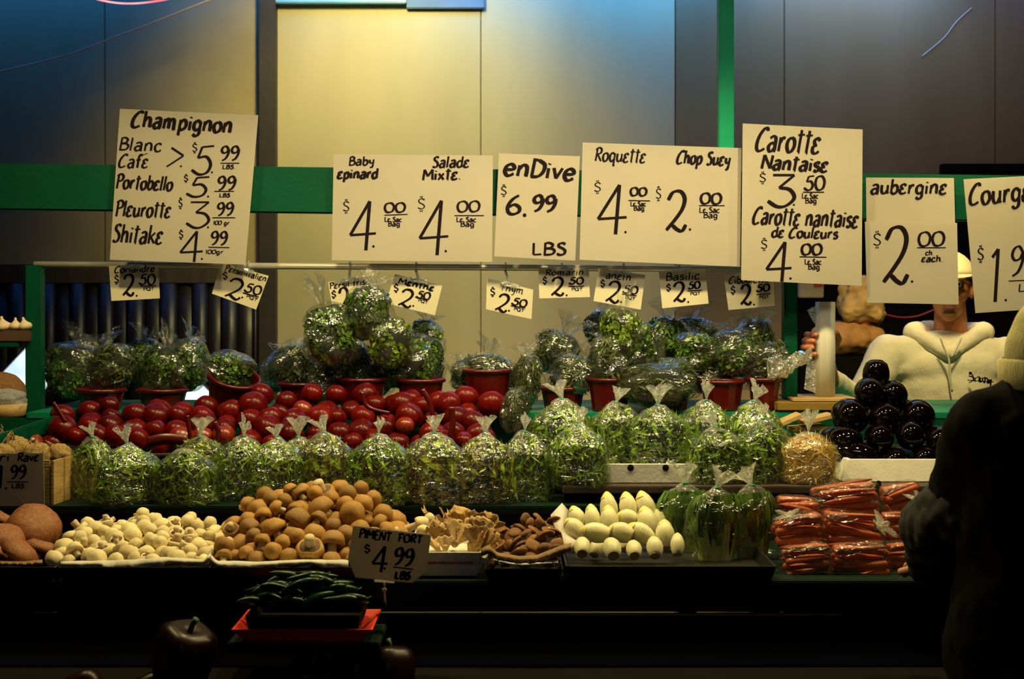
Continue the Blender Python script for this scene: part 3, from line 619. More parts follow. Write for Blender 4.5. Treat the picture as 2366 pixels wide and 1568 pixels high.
def leaves_me(kind, seed, n, ln, wd, top=0.93):
    f = bodyshape(kind); rr = random.Random(seed); vs, fs = [], []
    for _ in range(n):
        u = rr.uniform(0, 2*math.pi); v = rr.uniform(0.02, top); k = rr.uniform(0.78, 0.94)
        p = f(u, v, k, seed); outw = Vector((p.x, p.y, (v-.5)*.5)).normalized()
        t = Vector((rr.gauss(0, 1), rr.gauss(0, 1), rr.gauss(0, 1))); t = (t - outw*t.dot(outw)*0.75).normalized()
        sd = t.cross(outw+Vector((rr.uniform(-.6, .6), rr.uniform(-.6, .6), rr.uniform(-.6, .6)))).normalized()
        L = ln*rr.uniform(.6, 1.4); W = wd*rr.uniform(.5, 1.4); b = len(vs); cur_ = outw*L*rr.uniform(-.25, .08)
        for q in (p-t*L*.5, p-sd*W*.5+cur_*.6, p+sd*W*.5+cur_*.6, p+t*L*.15-sd*W*.45+cur_, p+t*L*.15+sd*W*.45+cur_, p+t*L*.5): vs.append(q)
        fs += [(b, b+2, b+1), (b+1, b+2, b+4, b+3), (b+3, b+4, b+5)]
    return mesh_from(vs, fs)
def core_me(kind, seed):
    f = bodyshape(kind); nu, nv = 24, 16; vs, fs = [], []
    for j in range(nv+1):
        for i in range(nu):
            p = f(2*math.pi*i/nu, 0.02+j/nv*0.92, 0.80, seed); q = noise.noise_vector(p*9+Vector((seed, 0, 0)))*0.05; vs.append(p+q)
    for j in range(nv):
        for i in range(nu): fs.append((j*nu+i, j*nu+(i+1) % nu, (j+1)*nu+(i+1) % nu, (j+1)*nu+i))
    fs.append(tuple(reversed(range(nu)))); fs.append(tuple(nv*nu+i for i in range(nu)))
    return mesh_from(vs, fs, True)
def ruffle_me(seed, spread=1.0):
    rr = random.Random(seed); nu, nv = 36, 8; vs, fs = [], []
    lean = rr.uniform(-.5, .5); a0 = rr.uniform(0, 6)
    for j in range(nv+1):
        t = j/nv; r = 0.10+0.55*spread*t**1.3
        for i in range(nu):
            u = 2*math.pi*i/nu; w_ = 1+0.55*t*math.sin(5*u+a0)+0.25*t*math.sin(9*u+a0*2)
            h = t*(1+0.22*math.sin(3*u+a0)*t)
            vs.append(Vector((r*w_*math.cos(u)*.9+lean*t*.5, r*w_*math.sin(u)*.45, h))+noise.noise_vector(Vector((u*2, t*4, seed)))*0.1*t)
    for j in range(nv):
        for i in range(nu): fs.append((j*nu+i, j*nu+(i+1) % nu, (j+1)*nu+(i+1) % nu, (j+1)*nu+i))
    return mesh_from(vs, fs, True)
FILM = {k: [film_me(k, sd) for sd in (1, 2, 3, 4)] for k in ('tied', 'lump')}
CORE = {k: [core_me(k, sd) for sd in (1, 2, 3, 4)] for k in ('tied', 'lump')}
LEAF = {('tied', 'A'): [leaves_me('tied', sd, 800, 0.22, 0.045) for sd in (1, 2, 3, 4)],
        ('tied', 'B'): [leaves_me('tied', sd+10, 650, 0.22, 0.075) for sd in (1, 2, 3, 4)],
        ('lump', 'D'): [leaves_me('lump', sd+20, 1400, 0.12, 0.07) for sd in (1, 2, 3, 4)],
        ('lump', 'E'): [leaves_me('lump', sd+30, 900, 0.22, 0.045) for sd in (1, 2, 3, 4)],
        ('tied', 'S'): [leaves_me('tied', sd+40, 1100, 0.34, 0.016) for sd in (1,)]}
RUFF = [ruffle_me(sd, 1.0) for sd in range(6)]
def cp(me, m):
    """material variants share geometry through a light copy"""
    key = (me.name, m.name)
    if key not in cp.d:
        k = me.copy(); k.materials.clear(); k.materials.append(m); cp.d[key] = k
    return cp.d[key]
cp.d = {}
TIE = lathe_me([(.10, -.03), (.13, -.02), (.13, .02), (.10, .03)], 12)
nb = 0
def bag(cx, ytop, ybot, w, Y, label, leaf='A', group='bags of salad leaves on the lower steps', rz=None, ruff=1.0, tie=True, tilt=0, name='salad_bag', cat='bag of salad', lean=0.0, lm=None, cm=None):
    global nb; nb += 1; i = nb % 4
    p = P(cx, ybot, Y); W = S(w, Y)*1.17; H = S(ybot-ytop, Y)*1.03; D = W*0.85
    rz = random.Random(nb).uniform(-.5, .5) if rz is None else rz
    e = empty(name, p, label, cat, group, (R(lean), R(tilt), rz))
    lm = lm or {'A': M_leafA, 'B': M_leafB, 'S': M_sprout}[leaf]
    lv = LEAF[('tied', leaf)]; sc_ = (W, D, H)
    o = obj('leaf_filling', cp(lv[i % len(lv)], lm), None, e, scale=sc_); o['kind'] = 'stuff'
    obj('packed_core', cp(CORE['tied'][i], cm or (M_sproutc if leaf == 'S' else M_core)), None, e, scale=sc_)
    obj('film', cp(FILM['tied'][i], M_film), None, e, scale=sc_)
    if ruff:
        hh = S(34, Y)*ruff
        obj('gathered_top', cp(RUFF[nb % 6], M_ruff), None, e, loc=(0, 0, H*0.985), scale=(hh*.85, hh*.85, hh), rot=(0, R(random.Random(nb*3).uniform(-25, 25)), nb))
        if tie: obj('twist_tie', cp(TIE, M_tie), None, e, loc=(0, 0, H*0.99), scale=S(62, Y), rot=(0, R(8), 0))
    return e
o1 = ['leftmost', 'second', 'third', 'fourth', 'fifth', 'sixth', 'seventh', 'eighth', 'ninth', 'tenth', 'eleventh']
rowA = [(215,1012,1166,108,3.97,'A','leftmost bag of green salad, half behind its neighbour, beside the wooden crate'),
 (295,1030,1168,132,3.87,'A','bag of green salad behind the left end of the white mushrooms, reddish top'),
 (428,1040,1168,134,3.87,'A','untied shiny bag of green salad directly behind the middle of the white mushrooms'),
 (462,1008,1110,104,4.02,'B','bag with a reddish top standing behind the shiny untied bag'),
 (562,1010,1165,120,3.95,'A','shadowed bag of green salad behind the left end of the brown mushrooms'),
 (640,1016,1162,112,3.88,'A','bright green salad bag behind the top left of the brown mushroom heap'),
 (752,1003,1162,128,3.92,'B','bag of mixed salad directly behind the peak of the brown mushroom heap'),
 (875,1006,1170,138,3.87,'A','plump bag of salad behind the right shoulder of the brown mushroom heap'),
 (1005,1003,1170,140,3.87,'B','mixed salad bag with a dark red patch on top, right of the brown mushrooms'),
 (1120,1006,1170,128,3.87,'B','bag of mixed red and green salad standing behind the oyster mushrooms'),
 (1213,1000,1166,108,3.92,'A','narrow bag of mixed salad behind the shiitake mushrooms, last on the low step')]
for a in rowA: bag(a[0], a[1], a[2], a[3], a[4], a[6], a[5], ruff=0 if a[0] == 428 else random.Random(a[0]).uniform(.8, 1.25))
bag(690,1012,1150,110,4.0,'bag of salad half hidden between two tied bags behind the brown mushrooms','A',ruff=1.2)
rowB = [(1300,925,1120,138,4.08,'A','tall bag of rocket leaves at the left end of the raised step',1.1,(0,)),
 (1338,985,1122,122,3.905,'A','upright clear bag of rocket with strong white glints, frontmost on the raised step',1.1,0),
 (1424,932,1078,112,4.06,'A','bag of rocket standing behind the left part of the white foam tray',.9,0),
 (1520,938,1080,122,4.0,'A','broad bag of rocket standing behind the right part of the white foam tray',1.2,0),
 (1632,928,1110,122,4.1,'A','bag of rocket with two white knots behind the pair of front bags',1.2,0),
 (1742,930,1100,120,4.1,'A','bag of rocket at the right, behind the bag beside the bean sprouts',1.2,0),
 (1655,990,1117,116,3.93,'A','squat bag of rocket right of the white foam tray',1.0,0),
 (1765,970,1117,120,3.95,'A','bag of rocket touching the bean sprouts bag',.9,0)]
for a in rowB: bag(a[0], a[1], a[2], a[3], a[4], a[6], a[5], 'bags of rocket on the raised step', ruff=a[7])
bag(1868,1000,1116,118,3.92,'clear bag of pale yellow bean sprouts between the rocket and the aubergines','S','bean sprouts',ruff=1.3,tie=False,name='sprout_bag',cat='bag of sprouts')

# broad leafy stalks (bok choy like) in bags
def stalk_bag(cx, ytop, ybot, w, Y, label, sd):
    p = P(cx, ybot, Y); W = S(w, Y)*1.15; H = S(ybot-ytop, Y)*1.02; e = empty('leafy_greens_bag', p, label, 'bag of greens', 'bags of leafy stalks beside the endives', (0, 0, sd*.2))
    rr = random.Random(sd); vs, fs = [], []; lv, lf = [], []
    for k in range(80):
        u = rr.uniform(0, 2*math.pi); a = 0.40; x0 = a*W*math.cos(u)*.8; y0 = a*W*.7*math.sin(u)*.8; hh = H*rr.uniform(.35, .78); lx = rr.uniform(-.1, .1)*W
        wd = W*.045; b = len(vs); n = 5
        for j in range(n+1):
            t = j/n; c = Vector((x0*(0.8+.25*t)+lx*t, y0*(.85+.2*t), hh*t)); tang = Vector((-math.sin(u), math.cos(u), 0)); wj = wd*(1.3-.8*t)
            vs += [c-tang*wj, c+Vector((math.cos(u), math.sin(u), 0))*wj*.6, c+tang*wj]
        for j in range(n): q = b+3*j; fs += [(q, q+1, q+4, q+3), (q+1, q+2, q+5, q+4)]
        top = Vector((x0*1.05+lx, y0*1.05, hh)); b = len(lv); ln = H-hh; 
        for j in range(5):
            t = j/4; c = top+Vector((math.cos(u)*W*.1*math.sin(t*3)-x0*.3*t, -y0*.3*t, -H*.15+(ln+H*.05)*t)); ww = W*.10*math.sin(math.pi*(.12+.8*t)); tang = Vector((-math.sin(u), math.cos(u), 0))
            lv += [c-tang*ww, c+Vector((math.cos(u), math.sin(u), 0))*ww*.35, c+tang*ww]
        for j in range(4): q = b+3*j; lf += [(q, q+1, q+4, q+3), (q+1, q+2, q+5, q+4)]
    o = obj('pale_stalks', mesh_from(vs, fs, True), M_bok, e); o['kind'] = 'stuff'
    o = obj('leaf_filling', mesh_from(lv, lf, True), M_boklf, e); o['kind'] = 'stuff'
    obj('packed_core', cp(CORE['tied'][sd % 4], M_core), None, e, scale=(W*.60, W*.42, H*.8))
    obj('film', cp(FILM['tied'][sd % 4], M_film3), None, e, scale=(W, W*.8, H))
    obj('gathered_top', cp(RUFF[sd % 6], M_ruff), None, e, loc=(0, 0, H*.98), scale=(S(42, Y),)*3, rot=(0, R((-25, 5, 20)[sd % 3]), 0))
    obj('twist_tie', cp(TIE, M_tie), None, e, loc=(0, 0, H*.99), scale=S(70, Y))
stalk_bag(1583,1118,1286,120,3.62,'bag of long green leaves leaning against the endives',1)
stalk_bag(1655,1128,1290,130,3.50,'middle one of three bags of pale stalked greens',2)
stalk_bag(1737,1122,1290,116,3.54,'dark green bag of stalks next to the carrot bags',3)

# loose herb bags piled in the red baskets
def lump(cx, cy, w, h, Y, label, leaf='D', rot=0, peak=1.0, grp='loose bags of herbs piled over the red baskets'):
    global nb; nb += 1; i = nb % 4
    if cy > 815 and Y > 4.5 and cx != 532: cy -= 6; Y += .02
    W, H = S(w, Y)*1.2, S(h, Y)*1.14; c = P(cx, cy, Y)
    e = empty('herb_bag', c, label, 'bag of herbs', grp, (R(random.Random(nb).uniform(-15, 15)), R(rot), random.Random(nb).uniform(-3, 3)))
    m = {'D': M_leafD, 'E': M_leafE, 'G': M_leafG}[leaf]; lv = LEAF[('lump', 'D' if leaf in 'DG' else 'E')][i]
    sc_ = (W, W*.85, H); off = (0, 0, -H*.5)
    o = obj('leaf_filling', cp(lv, m), None, e, loc=off, scale=sc_); o['kind'] = 'stuff'
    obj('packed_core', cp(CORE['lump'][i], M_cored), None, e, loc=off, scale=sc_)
    obj('film', cp(FILM['lump'][i], M_film2), None, e, loc=off, scale=sc_)
    if peak:
        hh = H*.42*peak
        obj('loose_top', cp(RUFF[nb % 6], M_film2), None, e, loc=(0, 0, H*.36), scale=(W*.55, W*.5, hh), rot=(R(10), R(random.Random(nb+5).uniform(-30, 30)), nb))
LM = [
 (168,862,118,116,4.62,'D',-10,.8,'dark herb bag at the far left of the herbs, next to the left post'),
 (252,858,108,100,4.58,'E',25,.8,'shiny topped herb bag, second from the left'),
 (335,838,86,92,4.68,'D',0,.9,'herb bag in back of the three above the second red basket'),
 (368,868,90,118,4.56,'D',30,.9,'slanting herb bag in the middle of the three above the second red basket'),
 (437,848,96,110,4.6,'D',0,.5,'round bag of bright green herb left of the tilted red basket'),
 (532,858,96,86,4.475,'D',10,0,'herb bag lying in the tilted red basket with the open rim'),
 (640,868,52,80,4.68,'E',0,.8,'small dark herb bag beside the dark wall post'),
 (695,852,122,98,4.60,'E',-8,.5,'large dark herb bag at the left foot of the parsley pile'),
 (765,772,104,130,4.42,'D',-15,1.3,'curly parsley bag at the upper left of the middle pile, its film peak standing up'),
 (850,722,86,116,4.42,'D',0,.8,'topmost parsley bag of the middle pile, in front of the Persil frise card'),
 (903,790,88,108,4.44,'G',20,1.0,'parsley bag with a white glint right of the topmost one'),
 (800,845,112,100,4.54,'D',10,.3,'parsley bag in the heart of the middle pile'),
 (758,885,80,90,4.50,'E',0,.3,'shadowed herb bag hanging low over the tomatoes'),
 (915,848,90,96,4.52,'D',0,.3,'parsley bag between the heart and the right side of the middle pile'),
 (985,772,78,60,4.64,'G',15,.8,'small pale herb bag at the upper right of the middle pile'),
 (975,845,104,120,4.56,'D',0,.3,'big round parsley bag at the right side of the middle pile'),
 (850,880,110,80,4.56,'E',0,0,'dark herb bag at the bottom centre of the middle pile'),
 (1065,872,60,60,4.56,'E',10,.8,'small crumpled herb bag touching the big round parsley bag'),
 (1120,875,108,96,4.58,'E',0,1.0,'crumpled silvery herb bag standing alone in a red basket'),
 (1215,880,66,110,4.48,'E',10,.8,'narrow silvery herb bag hanging down left of the rocket'),
 (1190,950,60,90,4.34,'E',5,.4,'crumpled bag of thyme low between the tomatoes and the rocket'),
 (1285,820,90,90,4.6,'E',-20,1.2,'crumpled thyme bag at the left slope of the right pile'),
 (1320,868,90,86,4.5,'E',0,.6,'dark thyme bag above the tall rocket bag'),
 (1400,838,96,118,4.5,'E',0,.3,'dark bag with a shiny lid of film over a red basket'),
 (1385,758,62,76,4.66,'D',0,1.0,'small shiny herb bag left of the right pile summit'),
 (1432,765,86,100,4.5,'G',8,1.1,'herb bag at the summit of the right pile, its film catching light'),
 (1470,815,100,130,4.58,'D',0,.2,'tall dark green herb bag in the middle of the right pile'),
 (1535,790,92,110,4.64,'D',0,1.0,'herb bag right of the summit of the right pile'),
 (1605,768,84,64,4.68,'G',5,.8,'flat topped herb bag near the Basilic card'),
 (1600,820,110,86,4.56,'D',-5,.4,'wide herb bag below the flat topped one'),
 (1520,890,150,90,4.40,'E',0,.2,'wide dark bag of fine herb behind the rocket bags'),
 (1560,862,86,60,4.44,'D',0,.4,'small shiny herb bag in front of the right pile'),
 (1690,822,110,100,4.56,'D',12,.8,'herb bag at the right shoulder of the right pile'),
 (1740,788,90,86,4.62,'G',35,1.5,'herb bag with a long clear film peak pointing right'),
 (1770,848,100,90,4.54,'E',20,1.3,'loose herb bag at the right end beside the right post'),
 (1500,850,110,100,4.62,'E',0,0,'shadowed herb bag at the base of the right pile'),
 (1640,870,110,80,4.6,'E',0,0,'shadowed herb bag resting at the right basket')]
for a in LM: lump(a[0], a[1], a[2], a[3], a[4], a[8], a[5], a[6], a[7])
# silvery twisted bag end reaching to the right post
e = empty('empty_bag', P(1830, 835, 4.45), 'silvery crumpled bag end stretched towards the upright roll', 'plastic bag')
rr = random.Random(8); vs = []; fs = []; n = 22; m_ = 12
for j in range(n+1):
    t = j/n; c = P(1775+100*t, 850-25*t+math.sin(t*5)*7, 4.45)-e.location
    for i in range(m_):
        u = 2*math.pi*i/m_; r = S(24*(1-.5*t)*(1+.4*math.sin(3*u+j*.7)), 4.45); vs.append(c+Vector((rr.uniform(-.004, .004), math.cos(u)*r*.7, math.sin(u)*r)))
for j in range(n):
    for i in range(m_): fs.append((j*m_+i, j*m_+(i+1) % m_, (j+1)*m_+(i+1) % m_, (j+1)*m_+i))
obj('film', mesh_from(vs, fs, True), film_mat('silvery_film', .25, .8, .15, 40, .12), e)

# red baskets (tapered ribbed pots) with rims
def basket(cx, yt, w, h, Y, label, rot=(0, 0, 0)):
    Y -= .09; W = S(w, Y)/2; c = P(cx, yt-4, Y); H = c.z-1.2695; e = empty('red_basket', c-Vector((0, 0, H)), label, 'basket', 'red plastic baskets along the top shelf', rot)
    n = 32; vs, fs = [], []; prof = [(.80, 0), (.82, .03), (1.0, .97)]; inn = [(.96, .97), (.78, .05)]
    for (r, z) in prof+inn:
        for k in range(n):
            rib = 1+(0.015 if k % 2 else -.005); vs.append((r*W*rib*math.cos(2*math.pi*k/n), r*W*rib*math.sin(2*math.pi*k/n), z*H))
    for j in range(4):
        for k in range(n): fs.append((j*n+k, j*n+(k+1) % n, (j+1)*n+(k+1) % n, (j+1)*n+k))
    fs.append(tuple(reversed(range(n)))); fs.append(tuple(4*n+k for k in range(n)))
    obj('pot', mesh_from(vs, fs, False), M_redp, e)
    pts = [Vector((1.03*W*math.cos(a), 1.03*W*math.sin(a), H)) for a in [2*math.pi*k/28 for k in range(29)]]
    obj('rim', tube_me(pts, S(5, Y), 8, False), M_redp, e)
basket(234,905,104,62,4.6,'first red basket from the left, under two dark herb bags')
basket(376,905,108,62,4.6,'second red basket from the left, under three herb bags')
basket(528,868,112,98,4.56,'tilted red basket with its open rim showing at the right', (R(18), R(14), 0))
basket(700,890,110,70,4.6,'red basket below the large dark herb bag')
basket(835,880,110,80,4.58,'red basket under the left half of the parsley pile')
basket(972,882,104,80,4.58,'red basket under the right half of the parsley pile')
basket(1125,860,104,84,4.6,'red basket holding the crumpled silvery herb bag')
basket(1300,900,100,60,4.6,'red basket at the left foot of the right herb pile')
basket(1408,880,96,84,4.56,'red basket under the dark bag with the shiny lid')
basket(1540,890,110,60,4.62,'red basket hidden behind the wide dark herb bag')
basket(1668,885,96,70,4.58,'red basket under the right shoulder of the right pile')
basket(1765,880,70,60,4.58,'last red basket at the right, beside the right post')

# ------------------------------------------------------------------ tomatoes
def tomato_me():
    prof = []; 
    for k in range(13):
        a = math.pi*k/12; r = math.sin(a); z = -math.cos(a)*.92
        if k > 9: z -= (k-9)**2*.018
        prof.append((r*.5 if k not in (0, 12) else 0, z*.5))
    me = lathe_me(prof, 20)
    for v in me.vertices:
        u = math.atan2(v.co.y, v.co.x); rr_ = math.hypot(v.co.x, v.co.y); f = 1+.035*math.cos(5*u); v.co.x *= f; v.co.y *= f
    return me
def star_me(n=5, r=.28):
    vs = [(0, 0, .02)]; fs = []
    for k in range(2*n):
        a = math.pi*k/n; q = r if k % 2 == 0 else r*.3; vs.append((q*math.cos(a), q*math.sin(a), -.03 if k % 2 == 0 else .0))
    for k in range(2*n): fs.append((0, 1+k, 1+(k+1) % (2*n)))
    return mesh_from(vs, fs)
TOM = tomato_me(); STAR = star_me(); rr = random.Random(12)
def tomato(px, py, d, Y, m, lab, grp='ripe tomatoes heaped on the third step'):
    D = S(d, Y); e = empty('tomato', P(px, py, Y), lab, 'tomato', grp, (rr.uniform(-.7, .5), rr.uniform(-.6, .6), rr.uniform(0, 6)))
    obj('flesh', cp(TOM, m), None, e, scale=(D, D, D)); obj('calyx', cp(STAR, M_calyx), None, e, scale=D, loc=(0, 0, D*.36))
def tzone(px, row):
    return ['front row', 'second row', 'third row', 'fourth row', 'back row'][row] + ' glossy red tomato ' + tz(px)
def tz(px):
    if px < 190: return 'at the far left end by the side board'
    if px < 330: return 'left of the baskets before the green shelf'
    if px < 620: return 'before the tilted red basket'
    if px < 900: return 'under the large dark herb bag'
    return 'at the right end of the heap under the parsley pile'
for row, (y0, Y, xa, xb, step) in enumerate(((1018, 4.18, 70, 1160, 50), (994, 4.22, 95, 1150, 53), (968, 4.28, 150, 1150, 53), (944, 4.34, 205, 1150, 55), (922, 4.38, 610, 1110, 58))):
    x = xa
    while x < xb:
        py = y0+rr.uniform(-14, 12)+max(0, (200-x))*.08
        tomato(x+rr.uniform(-8, 8), py, rr.uniform(44, 70), Y+rr.uniform(-.02, .02), M_tom2 if rr.random() < .12 else M_tom, tzone(x, row))
        x += step
# bright red open plastic trays/straps among the tomatoes
def strap(pts, Y, wpx, label):
    pp = catmull([P(a, b, Y) for a, b in pts], 8); W = S(wpx, Y)/2; vs, fs = [], []
    for i, p in enumerate(pp):
        t = (pp[min(i+1, len(pp)-1)]-pp[max(i-1, 0)]).normalized(); s_ = t.cross(Vector((0, 1, 0))).normalized()*W
        for q in (p-s_, p+s_, p+s_+Vector((0, .004, 0)), p-s_+Vector((0, .004, 0))): vs.append(q)
    for i in range(len(pp)-1):
        for k in range(4): fs.append((4*i+k, 4*i+(k+1) % 4, 4*i+4+(k+1) % 4, 4*i+4+k))
    fs += [(0, 3, 2, 1), (4*len(pp)-4, 4*len(pp)-3, 4*len(pp)-2, 4*len(pp)-1)]
    bm = bmesh.new(); vv = [bm.verts.new(v) for v in vs]
    for f in fs: bm.faces.new([vv[i] for i in f])
    bmesh.ops.recalc_face_normals(bm, faces=bm.faces[:])
    tag(obj('basket_strap', bm_mesh(bm, True), M_redp), label, 'strap', 'red straps among the tomatoes')
strap([(122, 930), (135, 950), (150, 975)], 4.1, 9, 'dark red strap standing up left of the green shelf')
strap([(432, 960), (436, 985), (440, 1015)], 4.12, 10, 'red strap upright between tomatoes below the small bright window')
strap([(340, 1022), (380, 1014), (430, 1018)], 4.10, 26, 'bright red curved strap lying behind the left salad bags')
strap([(975, 900), (990, 925), (1000, 960)], 4.22, 12, 'red strap falling below the big round parsley bag')
strap([(835, 905), (850, 940), (900, 955)], 4.22, 9, 'red strap curving over the central tomatoes')
strap([(1042, 940), (1046, 975), (1040, 1010)], 4.14, 14, 'wide red strap upright near the right end of the tomatoes')
strap([(495, 975), (505, 1000), (500, 1030)], 4.10, 12, 'red strap upright behind the bag with the reddish top')

# ------------------------------------------------------------------ mushrooms
def cap_prof(kind):
    if kind == 'button': return [(0, .10), (.20, .08), (.36, .0), (.44, -.04), (.50, .06), (.50, .20), (.42, .42), (.26, .57), (.10, .62), (0, .63)]
    if kind == 'flat': return [(0, .06), (.25, .05), (.42, .0), (.47, -.01), (.50, .04), (.46, .14), (.32, .24), (.15, .28), (0, .285)]
def mush(kind, stem_r, stem_l):
    me = lathe_me(cap_prof(kind), 18)
    for v in me.vertices:
        q = noise.noise_vector(v.co*3)*.05; v.co += q
    st = lathe_me([(stem_r*.95, -stem_l), (stem_r*1.1, -stem_l*.8), (stem_r, -stem_l*.3), (stem_r*1.05, .1)], 12)
    return me, st
BUT = mush('button', .19, .42); FLT = mush('flat', .09, .22)
GILL = lathe_me([(0, .0), (.36, -.015), (.40, .01)], 18)
placed = []
def heap(items, region, env, rrange, seed, n, base):
    """drop spheres into the region until the pile reaches the envelope"""
    rr = random.Random(seed); out = []
    for _ in range(n):
        x = rr.uniform(region[0], region[1]); y = rr.uniform(region[2], region[3]); r = rr.uniform(*rrange)
        z = base(y)+r*.8
        for (a, b, c, q) in out:
            d2 = (a-x)**2+(b-y)**2; s_ = (q+r)*.84
            if d2 < s_*s_: z = max(z, c+math.sqrt(s_*s_-d2))
        if z+r*.8 <= env(x, y): out.append((x, y, z, r))
    return out
def make_env(sil, Yr, Yf, zf):
    """silhouette given in photo pixels for the ridge at depth Yr, falling to zf at the front Yf"""
    pts = [(P(a, b, Yr).x, P(a, b, Yr).z) for a, b in sil]
    def f(x, y):
        if x <= pts[0][0]: h = pts[0][1]
        elif x >= pts[-1][0]: h = pts[-1][1]
        else:
            for i in range(len(pts)-1):
                if pts[i][0] <= x <= pts[i+1][0]:
                    t = (x-pts[i][0])/(pts[i+1][0]-pts[i][0]); h = pts[i][1]*(1-t)+pts[i+1][1]*t; break
        if y < Yr: t = max(0, (y-Yf)/(Yr-Yf)); return zf+(h-zf)*t**.75
        return h-(y-Yr)*.6
    return f
def heap_zone(x, z, xs, zs, name):
    a = ['far left', 'left', 'middle', 'right', 'far right'][sum(x > q for q in xs)]; b = 'lower' if z < zs[0] else ('upper' if z > zs[1] else 'central')
    return f'{name}, {b} layer, {a} of its heap'
base1 = lambda y: 0.992+(y-3.3)*.05
def drop_mushrooms(res, kind, capm, stemm, nm, cat, adj, grp, seed, flip=.35, sx=(0, 0)):
    rr = random.Random(seed); xs = sorted(r[0] for r in res); zs = sorted(r[2] for r in res); n = len(res)
    X = [xs[n*k//5] for k in (1, 2, 3, 4)]; Z = (zs[n//3], zs[2*n//3]); cm_, sm_ = (BUT if kind == 'button' else FLT)
    for (x, y, z, r) in res:
        D = r*2.05; t = rr.random()
        if t < 1-flip: rot = (rr.uniform(-.9, .5), rr.uniform(-.8, .8), rr.uniform(0, 6))
        elif t < 1-flip*.35: rot = (R(rr.uniform(60, 120)), rr.uniform(-.8, .8), rr.uniform(-1.2, 1.2))
        else: rot = (R(rr.uniform(140, 200)), rr.uniform(-.5, .5), rr.uniform(0, 6))
        M = Euler(rot).to_matrix(); c = Vector((x, y, z)) - M @ Vector((0, 0, .22*D))
        e = empty(nm, c, heap_zone(x, z, X, Z, adj + (', cap up' if t < 1-flip else ', lying on its side' if t < 1-flip*.35 else ', turned stem up')), cat, grp, rot)
        sq = rr.uniform(.88, 1.05)
        obj('cap', cp(cm_, capm), None, e, scale=(D, D*rr.uniform(.92, 1.05), D*sq))
        obj('stem', cp(sm_, stemm), None, e, scale=D*rr.uniform(.85, 1.05))
        if kind == 'button' and t >= 1-flip: obj('gills', cp(GILL, M_gill), None, e, scale=D)
envW = make_env([(118,1235),(160,1200),(200,1182),(280,1190),(330,1168),(350,1166),(380,1182),(440,1178),(490,1192),(515,1200)], 3.60, 3.30, 1.022)
resW = heap(None, (P(138,0,3.4).x, P(497,0,3.4).x, 3.315, 3.70), envW, (.0165, .0245), 3, 2600, base1)
drop_mushrooms(resW, 'button', M_white, M_stemw, 'white_mushroom', 'mushroom', 'cream white button mushroom', 'white button mushrooms in the paper lined tray', 5, .65)
envC = make_env([(500,1215),(530,1170),(575,1140),(620,1115),(680,1110),(735,1098),(850,1108),(880,1150),(930,1160),(945,1195)], 3.60, 3.30, 1.03)
resC = heap(None, (P(512,0,3.4).x, P(930,0,3.4).x, 3.315, 3.70), envC, (.0185, .035), 8, 2600, base1)
drop_mushrooms(resC, 'button', M_crem, M_stemw, 'brown_mushroom', 'mushroom', 'light brown mushroom', 'brown mushrooms heaped next to the white ones', 6, .25)
envS = make_env([(1120,1225),(1160,1200),(1200,1182),(1275,1176),(1300,1195),(1312,1215)], 3.62, 3.32, 1.028)
resS = heap(None, (P(1140,0,3.4).x, P(1290,0,3.4).x, 3.325, 3.66), envS, (.017, .023), 9, 1500, base1)
drop_mushrooms(resS, 'flat', M_shii, M_stemw, 'shiitake_mushroom', 'mushroom', 'dark brown shiitake mushroom', 'shiitake mushrooms on brown paper', 7, .3)
# a few small pale mushrooms between brown and oyster heaps
i_ = 0
for (px, py, w_, Y, rot, nm_) in ((965,1212,44,3.5,(0,1.2,0),'pale long stemmed mushroom lying right of the brown heap'),(985,1232,40,3.45,(.2,-.9,0),'pale mushroom just above the corner of the Piment Fort card'),(990,1205,34,3.55,(0,.3,0),'pale mushroom standing at the rear edge left of the oyster mushrooms')):
    D = S(w_, Y); e = empty('pale_mushroom', P(px, py, Y), nm_, 'mushroom', None, rot); obj('cap', cp(BUT[0], M_white), None, e, scale=(D*.8, D*.8, D)); obj('stem', cp(BUT[1], M_stemw), None, e, scale=(D, D, D*1.8))
# portobello
for (px, py, w_, h_, Y, rot, lab) in ((78,1212,128,70,3.55,(R(48), R(12), .3),'largest portobello cap standing upright at the left edge'),(12,1238,96,60,3.46,(R(35), R(-8), 1),'portobello cap lying in front of the largest, cut by the left edge'),
    (42,1272,92,56,3.36,(R(32), R(-12), 2),'small portobello cap at the front of the tray'),(-8,1200,90,60,3.6,(R(40), 0, 2.5),'portobello cap in shadow at the rear left edge'),(88,1268,90,50,3.42,(R(30), R(10), 2.5),'shadowed portobello cap below the largest one'),(-30,1275,90,50,3.4,(R(30), 0, 3),'portobello cap at the front left corner')):
    D = S(w_, Y); e = empty('portobello_mushroom', P(px, py+12, Y), lab, 'mushroom', 'portobello mushrooms at the left edge', rot)
    obj('cap', cp(FLT[0], M_port), None, e, scale=(D, D, D*1.25)); obj('stem', cp(FLT[1], M_stemw), None, e, scale=D); obj('gills', cp(GILL, M_gill), None, e, scale=D)
